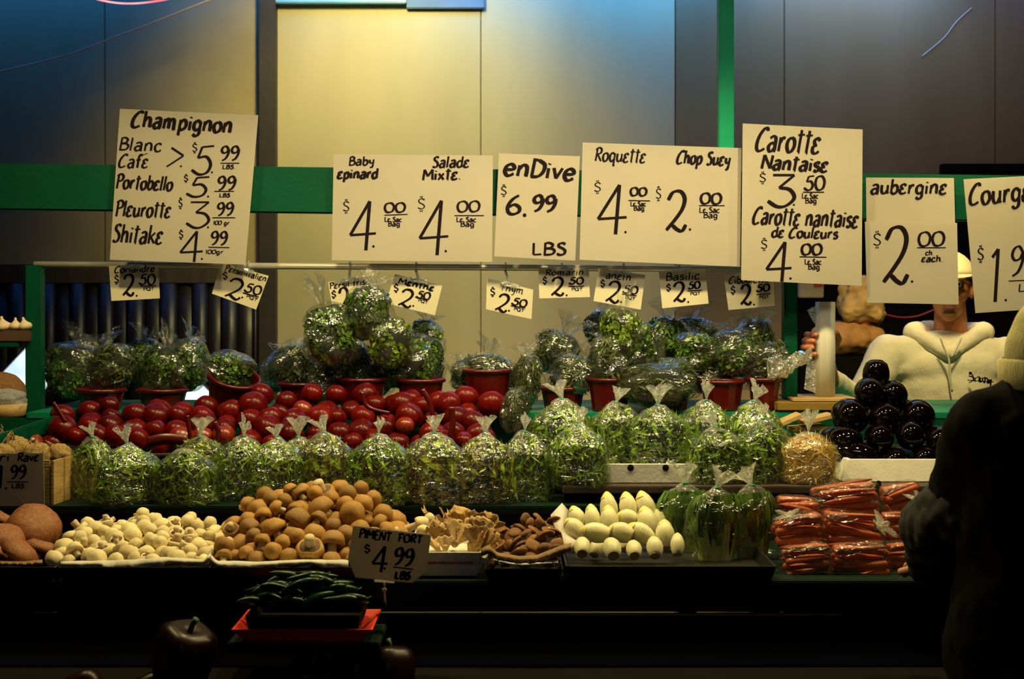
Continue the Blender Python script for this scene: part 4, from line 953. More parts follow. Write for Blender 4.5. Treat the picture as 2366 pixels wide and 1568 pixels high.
# oyster mushrooms: fan shaped fronds
def oyster_me(seed):
    rr = random.Random(seed); nu, nv = 14, 7; vs, fs = [], []
    for s_ in (0, 1):
        for j in range(nv+1):
            t = j/nv
            for i in range(nu+1):
                a = (i/nu-.5)*2.6; r = .08+.5*t*(1+.12*math.sin(i*1.3+seed)); z = .35*t**1.5+.07*t*math.sin(i*1.7+seed*2)
                vs.append((r*math.sin(a), r*math.cos(a)*.9, z-.5*(1-t)**3*.6-(.05 if s_ else 0)*(1-t*.7)))
    W = nu+1; NN = W*(nv+1)
    for j in range(nv):
        for i in range(nu):
            q = (j*W+i, j*W+i+1, (j+1)*W+i+1, (j+1)*W+i); fs.append(q); fs.append(tuple(NN+k for k in reversed(q)))
    for i in range(nu): q = nv*W+i; fs.append((q, q+1, NN+q+1, NN+q)); fs.append((i+1, i, NN+i, NN+i+1))
    for j in range(nv): fs.append((j*W, (j+1)*W, NN+(j+1)*W, NN+j*W)); q = j*W+nu; fs.append((q+W, q, NN+q, NN+q+W))
    return mesh_from(vs, fs, True)
OYS = [oyster_me(k) for k in range(4)]; rr = random.Random(31)
for k in range(34):
    t = rr.random(); px = rr.uniform(1005, 1135); row = rr.random(); Y = 3.34+row*.28; py = 1262-row*62+rr.uniform(-6, 6)
    lab = ('left', 'middle', 'right')[min(2, int((px-1005)/44))]+' oyster mushroom frond, '+('front' if row < .33 else 'centre' if row < .66 else 'rear')+' of the small white box'
    e = empty('oyster_mushroom', P(px, py, Y), lab, 'mushroom', 'oyster mushrooms in the small white box', (rr.uniform(-.3, 1.3), rr.uniform(-.7, .7), rr.uniform(0, 6.28)))
    D = rr.uniform(.045, .075); obj('frond', cp(OYS[k % 4], M_oys), None, e, scale=D)
    obj('stem', cp(BUT[1], M_oys), None, e, scale=D*.6, loc=(0, 0, -.05*D))

# ------------------------------------------------------------------ trays and liners under the mushrooms
def tray(x0, x1, Y0, Y1, z0, h, m, label, name='produce_tray', cat='tray', th=.004, grp=None, flare=.01):
    xa, xb = P(x0, 0, Y0).x, P(x1, 0, Y0).x; cx = (xa+xb)/2; cy = (Y0+Y1)/2; e = empty(name, (cx, cy, z0), label, cat, grp)
    bm = bmesh.new(); hx, hy = (xb-xa)/2, (Y1-Y0)/2
    def ring(ax, ay, z): return [bm.verts.new(v) for v in ((-ax, -ay, z), (ax, -ay, z), (ax, ay, z), (-ax, ay, z))]
    r = [ring(hx-flare, hy-flare, 0), ring(hx, hy, h), ring(hx-th, hy-th, h), ring(hx-flare-th, hy-flare-th, th)]
    for a, b in zip(r, r[1:]):
        for k in range(4): bm.faces.new((a[k], a[(k+1) % 4], b[(k+1) % 4], b[k]))
    bm.faces.new(list(reversed(r[0]))); bm.faces.new(r[-1])
    bmesh.ops.bevel(bm, geom=[e_ for e_ in bm.edges], offset=.0012, segments=1, affect='EDGES')
    obj('tray_shell', bm_mesh(bm), m, e); return e
tray(-120,128,3.255,3.72,.9765,.03,M_tray,'black tray holding the portobello caps',grp='black trays on the front counter')
tray(133,486,3.255,3.74,.9765,.03,M_tray,'black tray under the white button mushrooms',grp='black trays on the front counter')
tray(490,935,3.255,3.74,.9765,.03,M_tray,'black tray under the brown mushrooms',grp='black trays on the front counter')
tray(1118,1302,3.255,3.72,.9765,.026,M_tray,'black tray under the shiitake mushrooms',grp='black trays on the front counter')
tray(1306,1795,3.255,3.74,.9765,.032,M_tray,'long black tray holding endives and leafy stalks',grp='black trays on the front counter')
e = tray(938,1112,3.285,3.72,.978,.057,M_foam,'small white box with red print holding the oyster mushrooms',name='white_box',cat='box')
rr = random.Random(2)
bm = bmesh.new(); xx = -.045
while xx < .065:   # tiny row of red printed letters, too small to read
    ww = rr.uniform(.002, .005); box_bm(bm, xx, xx+ww, -.2182, -.2170, .030, .030+rr.uniform(.004, .0055)); xx += ww+.0015
o = obj('red_print', bm_mesh(bm), M_redc, e); o['kind'] = 'stuff'
def liner(pts_top, pts_bot, Y, m, label, seed, grp):
    """paper lip folded over the tray front: a wavy sheet with its own thickness"""
    n = 40; rr = random.Random(seed); vs, fs = [], []; x0 = pts_top[0][0]; x1 = pts_top[-1][0]
    def ip(pts, x):
        for a, b in zip(pts, pts[1:]):
            if a[0] <= x <= b[0]: t = (x-a[0])/(b[0]-a[0]); return a[1]*(1-t)+b[1]*t
        return pts[-1][1]
    for i in range(n+1):
        x = x0+(x1-x0)*i/n; yt, yb = ip(pts_top, x), ip(pts_bot, x); wv = .004*math.sin(i*.9+seed)+.003*math.sin(i*2.3)
        vs += [P(x, yt-3, Y+.05), P(x, yt, Y+wv*.3), P(x, (yt+yb)/2, Y-.012+wv), P(x, yb, Y-.004+wv)]
    for i in range(n):
        for k in range(3): q = 4*i+k; fs.append((q, q+4, q+5, q+1))
    o = obj('liner_paper', mesh_from(vs, fs, True), m); md = o.modifiers.new('t', 'SOLIDIFY'); md.thickness = .0012
    tag(o, label, 'paper', grp)
liner([(140,1300),(300,1296),(380,1290),(470,1295),(488,1280)],[(140,1307),(236,1309),(240,1328),(300,1318),(400,1302),(470,1304),(488,1290)],3.275,M_liner,'white paper lip folded over the tray of white mushrooms',1,'white liner paper')
liner([(488,1285),(500,1298),(600,1300),(700,1295),(805,1296)],[(488,1300),(505,1312),(560,1317),(640,1308),(720,1302),(740,1310),(805,1314)],3.272,M_liner,'white paper lip folded over the tray of brown mushrooms',2,'white liner paper')
liner([(1112,1270),(1128,1262),(1150,1280),(1200,1288),(1240,1286),(1300,1262),(1320,1258)],[(1112,1284),(1128,1278),(1150,1290),(1200,1301),(1250,1299),(1300,1279),(1320,1270)],3.273,M_kraft,'crumpled brown paper lip under the shiitake mushrooms',3,None)
liner([(1140,1291),(1180,1300),(1210,1302),(1290,1297)],[(1140,1295),(1180,1305),(1210,1307),(1290,1301)],3.262,M_liner,'thin white paper edge below the brown paper',6,None)
liner([(0,1299),(60,1300),(98,1296)],[(0,1305),(60,1306),(98,1303)],3.275,M_kraft,'brown paper edge under the portobello caps',4,None)
# raised paper corners
def corner(pts, Y, m, label):
    vs = [P(a, b, Y+d) for a, b, d in pts]; n = len(vs); c = sum(vs, Vector())/n
    mm = mesh_from([v for v in vs]+[c+Vector((0, -.008, 0))], [(i, (i+1) % n, n) for i in range(n)], True); o = obj('paper_corner', mm, m); md = o.modifiers.new('t', 'SOLIDIFY'); md.thickness = .0012; tag(o, label, 'paper')
corner([(1272,1190,.02),(1298,1162,.05),(1312,1178,.05),(1310,1215,.0),(1300,1260,-.1),(1290,1240,-.06)],3.6,M_liner,'white paper corner sticking up between shiitake mushrooms and endives')
corner([(1296,1225,.0),(1330,1215,.05),(1340,1262,-.05),(1305,1268,-.08)],3.5,M_liner,'white paper fold at the left end of the endives')
corner([(1110,1192,.05),(1150,1198,.05),(1152,1212,.0),(1115,1205,.0)],3.66,M_liner,'white paper edge behind the shiitake mushrooms')
corner([(1112,1295,-.2),(1116,1262,-.1),(1124,1250,-.05),(1132,1272,-.15),(1120,1297,-.2)],3.5,M_liner,'small white paper twist between oyster and shiitake mushrooms')

# ------------------------------------------------------------------ endives
def endive_me():
    prof = [(.17, 0), (.20, .03), (.24, .12), (.29, .28), (.31, .45), (.29, .62), (.22, .80), (.12, .93), (.04, .99), (0, 1)]
    me = lathe_me(prof, 24)
    for v in me.vertices:
        u = math.atan2(v.co.y, v.co.x); f = 1+.05*math.copysign(abs(math.sin(u*1.5+v.co.z*2))**.5, math.sin(u*1.5+v.co.z*2)); v.co.x *= f; v.co.y *= f
    return me
ENDV = endive_me(); TIPL = lathe_me([(.235, .78), (.225, .81), (.13, .935), (.05, 1.0), (0, 1.012)], 16); CUT = lathe_me([(.185, -.012), (.19, .012), (.16, .02)], 14)
def endive(px, py, L, W, Y, dirv, label):
    """centre of the head, length, width in pixels, direction the tip points (x right, y away, z up)"""
    d = Vector(dirv).normalized(); LL = S(L, Y); WW = S(W, Y); c = P(px, py, Y)-d*LL*.5
    e = empty('endive', c, label, 'endive', 'endives piled in the black tray', tuple(d.to_track_quat('Z', 'X').to_euler()))
    k = WW/.62; obj('leaves', cp(ENDV, M_endive), None, e, scale=(k, k, LL)); obj('leaf_tip', cp(TIPL, M_yellow), None, e, scale=(k, k, LL)); obj('cut_base', cp(CUT, M_endcut), None, e, scale=(k, k, LL*.8))
for a in [(1406,1174,78,43,3.62,(-.1,.3,1),'topmost row endive, leftmost of the three upright tips'),(1451,1172,74,44,3.62,(-.15,.3,1),'middle one of the three upright endive tips'),(1491,1170,76,45,3.62,(-.3,.3,1),'rightmost of the three upright endive tips'),
 (1332,1196,60,40,3.6,(-.35,.5,1),'endive leaning at the upper left of the pile'),(1368,1196,66,38,3.58,(-.1,.4,1),'second endive from the left in the upper part'),(1407,1200,70,44,3.54,(-.05,.5,1),'endive right below the leftmost upright tip'),
 (1449,1196,50,40,3.56,(-.8,.3,.2),'small endive lying below the middle upright tip'),(1494,1204,74,48,3.54,(-.15,.5,.9),'large endive below the rightmost upright tip'),(1524,1196,60,34,3.6,(-.1,.6,1),'shaded endive at the upper right of the pile'),
 (1326,1220,60,44,3.50,(-.5,.4,.5),'endive at the left against the white paper'),(1374,1230,70,46,3.44,(-1,.1,.12),'endive lying flat, tip pointing left'),(1434,1229,62,46,3.44,(-1,.35,.25),'endive lying in the centre, base to the right'),(1480,1230,66,44,3.44,(-.9,.3,.6),'endive with its brown cut base toward the lower right'),
 (1536,1232,66,46,3.44,(.0,.4,1),'upright endive with a dark base at the right'),(1345,1262,60,40,3.36,(.05,1,.45),'front endive at the left, brown base facing out'),(1413,1265,62,44,3.36,(-.1,1,.5),'front endive second from the left, brown base facing out'),
 (1464,1268,56,38,3.36,(.0,1,.45),'front endive third from the left, brown base facing out'),(1512,1262,56,40,3.37,(.0,.8,.7),'shadowed front endive, fourth from the left'),(1565,1256,56,34,3.38,(.1,.7,.9),'last front endive touching the greens'),
 (1380,1262,50,36,3.48,(.3,.6,.6),'endive in the gap between the two leftmost front ones'),(1448,1250,50,38,3.50,(.2,.6,.6),'endive deep in the middle of the pile')]: endive(*a)

# ------------------------------------------------------------------ aubergines and their foam tray
def egg_me():
    prof = [(0, 0), (.25, .015), (.40, .09), (.48, .24), (.50, .40), (.46, .58), (.36, .78), (.25, .92), (.16, 1.0), (0, 1.02)]
    return lathe_me(prof, 28)
EGG = egg_me(); ECAL = lathe_me([(.30, .90), (.22, .99), (.07, 1.06), (.05, 1.22), (0, 1.23)], 10)
def aub(px, py, d, Y, dirv, label):
    d_ = Vector(dirv).normalized(); D = S(d, Y); L = D*1.5; c = P(px, py, Y)-d_*D*.5 if d_.y > .5 else P(px, py, Y)-d_*L*.4
    e = empty('aubergine', c, label, 'aubergine', 'glossy aubergines stacked in a pyramid', tuple(d_.to_track_quat('Z', 'X').to_euler()))
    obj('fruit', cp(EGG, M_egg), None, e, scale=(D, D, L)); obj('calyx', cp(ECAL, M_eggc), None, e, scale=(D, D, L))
for a in [(2024,868,62,4.24,(0,.15,-1),'topmost aubergine of the pyramid, standing on end'),(2010,908,72,4.16,(.1,1,.1),'left aubergine just below the topmost'),(2064,912,66,4.18,(.0,1,.1),'right aubergine just below the topmost'),
 (1966,962,82,4.12,(-.1,1,.1),'left aubergine of the middle row'),(2046,968,78,4.12,(0,1,.1),'middle aubergine of the middle row'),(2122,962,78,4.14,(.2,1,.1),'right aubergine of the middle row'),(2020,945,50,4.24,(0,1,0),'aubergine deep between the second and middle rows'),(2088,950,60,4.25,(0,1,0),'aubergine hidden behind the right middle one'),
 (2032,1012,66,4.07,(0,1,.1),'third row aubergine below the centre of the pyramid'),(2104,1006,68,4.07,(0,1,.1),'third row aubergine right of the centre'),(2172,1018,66,4.07,(0,1,.1),'third row aubergine at the right end by the dark coat'),(1955,1020,72,4.06,(-.6,.7,.1),'third row aubergine at the left end'),
 (1985,1056,70,4.03,(-1,.3,.3),'bottom aubergine lying sideways at the left of the tray'),(2068,1066,64,4.04,(0,1,.1),'bottom aubergine below the centre'),(2138,1062,66,4.04,(0,1,.1),'bottom aubergine right of the centre'),(2205,1060,66,4.05,(0,1,.1),'bottom aubergine behind the dark coat'),(2010,1045,60,4.14,(0,1,.1),'aubergine in shadow inside the bottom row'),(1945,1060,56,4.1,(0,1,.2),'small shadowed aubergine at the left corner of the tray')]: aub(*a)
tray(1958,2290,3.96,4.28,1.1135,.060,M_foam,'white foam tray full of aubergines','foam_tray','tray',.012,flare=-.02)
e = tray(1395,1660,3.915,4.16,1.1135,.052,M_foam,'white foam tray with two notches under the rocket bags','foam_tray','tray',.01,flare=.0)
xa = (P(1395,0,3.915).x+P(1660,0,3.915).x)/2
for px in (1457, 1538): obj('notch', lathe_me([(0, -.002), (.009, -.001), (.009, .001), (0, .002)], 14), M_black, e, loc=(P(px,0,3.915).x-xa, -(4.16-3.915)/2-.001, .042), rot=(R(90), 0, 0))
e = empty('dark_bottle_neck', P(2030, 1125, 3.72), 'small dark peg standing in front of the aubergine tray', 'peg')
obj('peg', lathe_me([(.008, -.03), (.008, .005), (.006, .015), (0, .018)], 12), M_black, e)

# ------------------------------------------------------------------ carrots in bags: each carrot a part
CAR = lathe_me([(0, 0), (.06, .01), (.09, .05), (.085, .2), (.07, .5), (.05, .8), (.02, .97), (0, 1)], 12)
def carrot_bag(cx, cy, w, h, Y, label, seed, rot=0, knot=None):
    rr = random.Random(seed); h *= 1.15; W, H = S(w, Y), S(h, Y); e = empty('carrot_bag', P(cx, cy, Y), label, 'bag of carrots', 'plastic bags of orange carrots', (0, R(rot), 0))
    rows = max(2, int(h/19)); 
    for r_ in range(rows):
        for q in range(3):
            sgn = 1 if rr.random() < .5 else -1; z = -H*.42+H*.84*(r_+.5)/rows+rr.uniform(-.003, .003); y = -W*.18+q*W*.2
            rz = R(rr.uniform(-10, 10)); ry = R(90 if sgn > 0 else -90)+R(rr.uniform(-9, 9)); L = W*rr.uniform(.86, .98); k = H*.84/rows/.17
            obj('carrot', cp(CAR, M_carrot), None, e, loc=(-sgn*L*.5, y, z), rot=(0, ry, rz), scale=(k, k, L))
    nu, nv = 40, 18; vs, fs = [], []
    for j in range(nv+1):
        v = -math.pi/2+math.pi*j/nv
        for i in range(nu):
            u = 2*math.pi*i/nu; p = Vector((.54*W*sgnpow(math.cos(v), .5)*sgnpow(math.cos(u), .55), W*.36*sgnpow(math.cos(v), .5)*sgnpow(math.sin(u), .6), .53*H*sgnpow(math.sin(v), .6)))
            p += noise.noise_vector(Vector((p.x*45+seed, p.y*45, p.z*60)))*.004; vs.append(p)
    for j in range(nv):
        for i in range(nu): fs.append((j*nu+i, j*nu+(i+1) % nu, (j+1)*nu+(i+1) % nu, (j+1)*nu+i))
    obj('film', mesh_from(vs, fs, True), M_carrotfilm, e)
    if knot: obj('gathered_film', cp(RUFF[seed % 6], M_ruff), None, e, loc=(knot[0]*W, -W*.32, knot[1]*H), scale=(S(44, Y), S(40, Y), S(38, Y)), rot=(R(70), R(knot[2]), 0))
for a in [(1840,1300,118,56,3.36,'lowest carrot bag at the left front corner of the stack',1,-6),(1862,1262,0,0,0,'',0,0)]:
    pass
carrot_bag(1862,1296,112,72,3.36,'lowest carrot bag at the left, front layer',1,-8)
carrot_bag(1985,1294,134,76,3.36,'lowest carrot bag second from the left, front layer',2,-2)
carrot_bag(1843,1222,118,66,3.44,'carrot bag with a star of white film at its top left',3,-6,(-.2,.45,0))
carrot_bag(1968,1222,138,68,3.44,'middle carrot bag with film creases fanning to the right',4,8,(.33,.2,40))
carrot_bag(1842,1170,96,42,3.56,'small carrot bag peeping out behind the white film star',5,6)
carrot_bag(1955,1158,152,76,3.54,'topmost big carrot bag against the aubergine tray',6,-8)
carrot_bag(2083,1148,92,60,3.56,'carrot bag with yellowish film beside the dark sleeve',7,-10,(.3,-.2,20))
carrot_bag(2075,1215,80,60,3.46,'dark carrot bag half hidden by the sleeve, middle layer',8,0)
carrot_bag(2085,1290,80,70,3.40,'dark carrot bag half hidden by the sleeve, lowest layer',9,0)

# ------------------------------------------------------------------ chillies in a dark punnet on a red tray
tray(533,862,3.02,3.22,.884,.034,M_redt,'bright red plastic tray hanging in front of the stall','red_tray','tray',.006,flare=.03)
e = tray(566,832,3.03,3.21,.912,.034,M_black,'dark clear lidded punnet of green chillies standing on the red tray','chilli_punnet','punnet',.002,flare=.006)
CH = []
for k in range(3):
    pts = catmull([Vector((0, 0, 0)), Vector((.3, .02, .05)), Vector((.65, .0, .03)), Vector((1, 0, -.08+.06*k))], 4); n = len(pts)
    CH.append(tube_me(pts, [.105*max(0.0, math.sin(math.pi*(.18+.8*i/(n-1))))**.7+.004 for i in range(n)], 10))
CST = tube_me([(-.14, 0, .05), (-.06, 0, .01), (.03, 0, 0)], [.02, .022, .06], 7)
rr = random.Random(77)
for k in range(46):
    lay = 0 if k < 20 else (1 if k < 36 else 2); px = 582+k*12.2 if lay == 0 else (612+(k-20)*11.5 if lay == 1 else 655+(k-36)*10)
    py = (1385, 1358, 1333)[lay]+rr.uniform(-6, 6); L = rr.uniform(.06, .095); Y = 3.06+rr.uniform(0, .1)+lay*.02
    lab = ('dark green chilli at the bottom of the pile over the red tray', 'dark green chilli in the middle layer over the red tray', 'dark green chilli on top of the pile over the red tray')[lay]
    lab = lab.replace('dark green', ('left', 'central', 'right')[min(2, max(0, int((px-580)/82)))]+' dark green')
    e = empty('green_chilli', P(px, py, Y), lab, 'chilli', 'green chillies piled over the red tray', (rr.uniform(-.3, .3), rr.uniform(-.35, .35), rr.choice((0, math.pi))+rr.uniform(-.6, .6)))
    obj('fruit', cp(CH[k % 3], M_chili), None, e, scale=L, loc=(-L*.5, 0, 0)); obj('stalk', cp(CST, M_calyx), None, e, scale=L, loc=(-L*.5, 0, 0))
sh = empty('low_shelf', (0, 3.1, .79), 'dark low shelf under the front of the stall carrying peppers', 'shelf')
for k in range(3): obj('shelf_board', box_me(-1.6, 1.6, -.26+k*.13, -.135+k*.13, -.02, 0, .002), M_black, sh)
def pepper_me():
    prof = [(0, .10), (.18, .03), (.34, .02), (.44, .15), (.48, .4), (.50, .65), (.44, .88), (.28, .98), (.10, .93), (0, .90)]
    me = lathe_me(prof, 32)
    for v in me.vertices:
        u = math.atan2(v.co.y, v.co.x); f = 1+.07*math.cos(4*u); v.co.x *= f; v.co.y *= f
    return me
PEP = pepper_me(); PST = tube_me([(0, 0, .9), (.01, 0, 1.05), (.05, 0, 1.15)], [.05, .045, .06], 8)
for (px, py, w_, Y, rot, lab) in ((408,1508,140,3.08,(.2,.3,0),'large dark red pepper in the shadows below the red tray'),(205,1560,110,3.1,(1.2,.3,0),'dark pepper lying at the bottom left in shadow'),(300,1575,100,3.06,(1.3,-.3,2),'dark pepper lying right of the bottom left one'),
    (715,1570,110,3.08,(.3,-.2,1),'dark red pepper at the bottom edge left of centre'),(810,1560,110,3.12,(.2,.2,2),'dark red pepper at the bottom edge, second of three'),(905,1555,110,3.08,(.3,.1,3),'dark red pepper at the bottom edge, third of three')):
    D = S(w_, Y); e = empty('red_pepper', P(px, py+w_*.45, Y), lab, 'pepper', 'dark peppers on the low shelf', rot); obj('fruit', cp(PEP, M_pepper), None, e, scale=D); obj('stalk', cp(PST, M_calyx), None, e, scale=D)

# ------------------------------------------------------------------ left edge: celeriac crate, garlic, coconut, tub
cr = empty('wooden_crate', P(60, 1167, 3.9), 'pale wooden crate of celeriac behind the Celeri Rave card', 'crate')
o_ = cr.location; pz = P(0, 1062, 3.85).z-o_.z
for k in range(6):
    a = P(-110+k*38, 1167, 3.84)-o_; b = P(-110+k*38+35, 1167, 3.84)-o_; 
    if k < 5 or True: obj('slat', box_me(a.x, min(b.x, P(126,0,3.84).x-o_.x), a.y, a.y+.008, -.0, pz, .001), M_wood, cr)
a = P(128, 0, 3.84)-o_; M_ = Matrix.Shear('XY', 4, (0, 0)) if False else None
for k in range(4): obj('slat', box_me(a.x-.002+k*.0, a.x+.006, a.y+k*.07, a.y+.066+k*.07, 0, pz, .001, Matrix.Rotation(R(-6), 4, 'Z')), M_wood, cr)
obj('crate_floor', box_me(-.24, a.x, a.y, a.y+.28, .0, .008, .001), M_wood, cr)
rr = random.Random(6)
for (px, py, w_, Y, lab) in ((138,1052,56,3.95,'knobbly celeriac at the right corner of the crate'),(88,1055,66,3.93,'yellowish celeriac in the middle of the crate'),(38,1040,62,4.0,'celeriac with hairy roots left of the yellowish one'),(5,1052,56,3.95,'celeriac at the left edge just above the card'),(15,1020,50,4.08,'celeriac at the rear left of the crate'),(-40,1050,60,3.95,'celeriac at the far left, past the edge of the picture')):
    D = S(w_, Y); e = empty('celeriac', P(px, py, Y), lab, 'celeriac', 'celeriac in the wooden crate', (rr.uniform(-1, 1), rr.uniform(-1, 1), rr.uniform(0, 6)))
    bm = bmesh.new(); bmesh.ops.create_icosphere(bm, subdivisions=4, radius=.5)
    for v in bm.verts: v.co *= 1+.22*noise.noise(v.co*4+Vector((px, 0, 0)))+.10*noise.noise(v.co*12)
    obj('root_body', bm_mesh(bm, True), M_cel, e, scale=D)
    for k in range(5):
        a_ = rr.uniform(0, 6.28); c = Vector((math.cos(a_)*.35, math.sin(a_)*.35, .3)); pts = catmull([c, c*1.3+Vector((rr.uniform(-.1, .1),)*3), c*1.5+Vector((rr.uniform(-.2, .2), rr.uniform(-.2, .2), .1))], 4)
        obj('rootlet', tube_me(pts, .03, 5), M_cel, e, scale=D)
b_ = empty('garlic_board', P(20, 768, 4.58), 'dark brown box carrying garlic on the green bracket at the left', 'box')
obj('box_front', box_me(-.2, S(66, 4.58)-.005, -.06, .06, -S(20, 4.58), S(6, 4.58), .003), mat('brown_box', (0.09, 0.045, 0.02), 0.7), b_)
GAR = lathe_me([(0, 0), (.35, .02), (.5, .22), (.45, .45), (.22, .66), (.09, .85), (.07, 1.05), (0, 1.07)], 20)
for v in GAR.vertices:
    u = math.atan2(v.co.y, v.co.x); f = 1+.08*abs(math.sin(3*u)); v.co.x *= f; v.co.y *= f
for k, (px, w_, lab) in enumerate(((-20,36,'garlic bulb past the left edge on the brown box'),(8,36,'garlic bulb at the left edge on the brown box'),(36,32,'middle garlic bulb on the brown box'),(60,34,'garlic bulb nearest the left green post'))):
    Y = 4.54; D = S(w_, Y); e = empty('garlic_bulb', P(px, 762, Y), lab, 'garlic', 'garlic bulbs on the brown box', (0, R((8, -10, 5, 14)[k]), k)); obj('bulb', cp(GAR, M_garlic), None, e, scale=(D, D, D*.85))
    obj('root_tuft', lathe_me([(.12, -.03), (.15, .02), (0, .03)], 8), M_wood, e, scale=D)
e = empty('coconut', P(8, 908, 4.5), 'brown husked coconut behind the left post, cut by the left edge', 'coconut')
bm = bmesh.new(); bmesh.ops.create_icosphere(bm, subdivisions=4, radius=.5)
for v in bm.verts: v.co *= 1+.04*noise.noise(v.co*6)
obj('husk', bm_mesh(bm, True), M_coco, e, scale=(S(104, 4.5), S(90, 4.5), S(96, 4.5)), rot=(0, .5, .3)); obj('eye', lathe_me([(0, -.03), (.05, 0), (0, .02)], 8), M_black, e, scale=.12, loc=(-.02, -.055, .02))
e = empty('wrapped_tub', P(10, 962, 4.28), 'film covered pale tub at the left edge below the coconut', 'tub')
obj('tub', lathe_me([(0, 0), (.42, 0), (.48, .04), (.52, .30), (.49, .31), (.45, .06), (0, .05)], 28), M_wood, e, scale=S(98, 4.28)); obj('film_cover', cp(FILM['lump'][2], M_clear), None, e, loc=(0, 0, .01), scale=(S(96, 4.28), S(90, 4.28), S(56, 4.28)))

# ------------------------------------------------------------------ right: upright roll on a board, stacked slats, clear tub
e = empty('bag_roll', P(1907, 915, 4.55), 'upright frosted roll of plastic bags held by a hand, standing on a small board', 'roll')
H = S(218, 4.55); r = S(22.5, 4.55)
obj('roll_body', lathe_me([(0, 0), (r, 0), (r*1.01, H*.5), (r, H), (r*.35, H), (r*.35, H-.02), (0, H-.02)], 28), M_roll, e)
def flap(pts, nm):
    vs = [P(a, b, 4.55+d)-e.location for a, b, d in pts]; o = obj(nm, mesh_from(vs, [tuple(range(len(vs)))]), M_clear, e); md = o.modifiers.new('t', 'SOLIDIFY'); md.thickness = .001
flap([(1888,705,0),(1864,716,.02),(1882,748,.01),(1888,742,0)], 'loose_flap'); flap([(1886,830,0),(1864,835,.02),(1858,898,.02),(1884,908,0)], 'loose_flap')
tag(obj('small_board', box_me(P(1824,0,4.5).x, P(1975,0,4.5).x, 4.44, 4.68, P(0,924,4.5).z, P(0,918,4.5).z, .001), M_wood), 'thin raw wood board under the upright roll', 'board')
bz = P(0, 918, 4.5).z
tag(obj('yellow_board', box_me(P(1790,0,4.45).x, P(1960,0,4.45).x, 4.40, 4.62, P(0,945,4.45).z, P(0,928,4.45).z, .002), M_yellowb), 'yellow board below the upright roll', 'board')
for k, (a, b, lab) in enumerate((((1800,978),(1848,957),'raw wood slat tilted up at the left under the yellow board'),((1850,975),(1920,958),'raw wood slat under the yellow board nearest the aubergines'),((1825,990),(1905,984),'raw wood slat lying lowest beside the sprouts'))):
    tag(obj('wood_slat', beam_me(P(*a, 4.3+.02*k), P(*b, 4.3+.02*k), S(9, 4.3), .09, .001), M_wood), lab, 'slat', 'raw wood slats left of the aubergines')
tag(obj('crate_block', box_me(P(1800,0,4.42).x, P(1960,0,4.42).x, 4.41, 4.62, 1.268, P(0,946,4.42).z, .002), M_darkwood), 'dark wooden block carrying the boards below the roll', 'block')
e = empty('clear_tub', P(2172, 985, 4.8), 'clear plastic tub against the cream hoodie, right of the aubergines', 'tub'); obj('tub', lathe_me([(0, -.03), (.05, -.03), (.055, .035), (.058, .036), (.052, -.025), (0, -.024)], 24), M_clear, e); obj('lid_rim', lathe_me([(.056, .034), (.062, .036), (.062, .042), (.056, .043)], 24), M_clear, e)

# ------------------------------------------------------------------ people
def PW(px, py, Y): return P(px, py, Y)
def head_blobs(c, yaw, s=1.0, tilt=0):
    """c centre of the skull; face looks to -Y turned by yaw"""
    M = Matrix.Translation(c) @ Matrix.Rotation(yaw, 4, 'Z') @ Matrix.Rotation(tilt, 4, 'X')
    def q(x, y, z): return M @ Vector((x*s, y*s, z*s))
    rot = (tilt, 0, yaw)
    return M, [('e', q(0, .01, .02), (.076*s, .095*s, .10*s), rot), ('e', q(0, -.025, -.045), (.058*s, .062*s, .068*s), rot), ('e', q(0, -.055, -.098), (.028*s, .026*s, .022*s), rot),
      ('c', q(0, -.088, .015), q(0, -.108, -.03), .009*s, .013*s), ('e', q(-.017, -.094, -.034), (.010*s, .010*s, .008*s), rot), ('e', q(.017, -.094, -.034), (.010*s, .010*s, .008*s), rot),
      ('e', q(-.032, -.078, .034), (.026*s, .014*s, .009*s), rot), ('e', q(.032, -.078, .034), (.026*s, .014*s, .009*s), rot),
      ('e', q(-.045, -.06, -.03), (.02*s, .02*s, .022*s), rot), ('e', q(.045, -.06, -.03), (.02*s, .02*s, .022*s), rot),
      ('e', q(-.080, .012, -.01), (.008*s, .020*s, .032*s), rot), ('e', q(.080, .012, -.01), (.008*s, .020*s, .032*s), rot)]
def face_parts(M, parent, s=1.0):
    for sx in (-1, 1):
        obj('eye', lathe_me([(0, -.012), (.0085, -.0085), (.012, 0), (.0085, .0085), (0, .012)], 14), M_eye, parent, loc=M @ Vector((sx*.032*s, -.080*s, .012*s)))
        obj('iris', lathe_me([(0, -.002), (.005, -.001), (.005, .001), (0, .002)], 12), M_iris, parent, loc=M @ Vector((sx*.032*s, -.0925*s, .012*s)), rot=(R(90), 0, M.to_euler().z))
        obj('eyebrow', beam_me(M @ Vector((sx*.016*s, -.094*s, .038*s)), M @ Vector((sx*.05*s, -.084*s, .040*s)), .006, .006, .002), M_hair, parent)
    for dz, rr_ in ((-.062, .0042), (-.070, .0055)):
        pts = [M @ Vector((x*s, (-.100+abs(x)*.35)*s, (dz-abs(x)*.05)*s)) for x in (-.024, -.012, 0, .012, .024)]
        obj('lip', tube_me(pts, [rr_*.4, rr_, rr_*1.1, rr_, rr_*.4], 8), M_lip, parent)
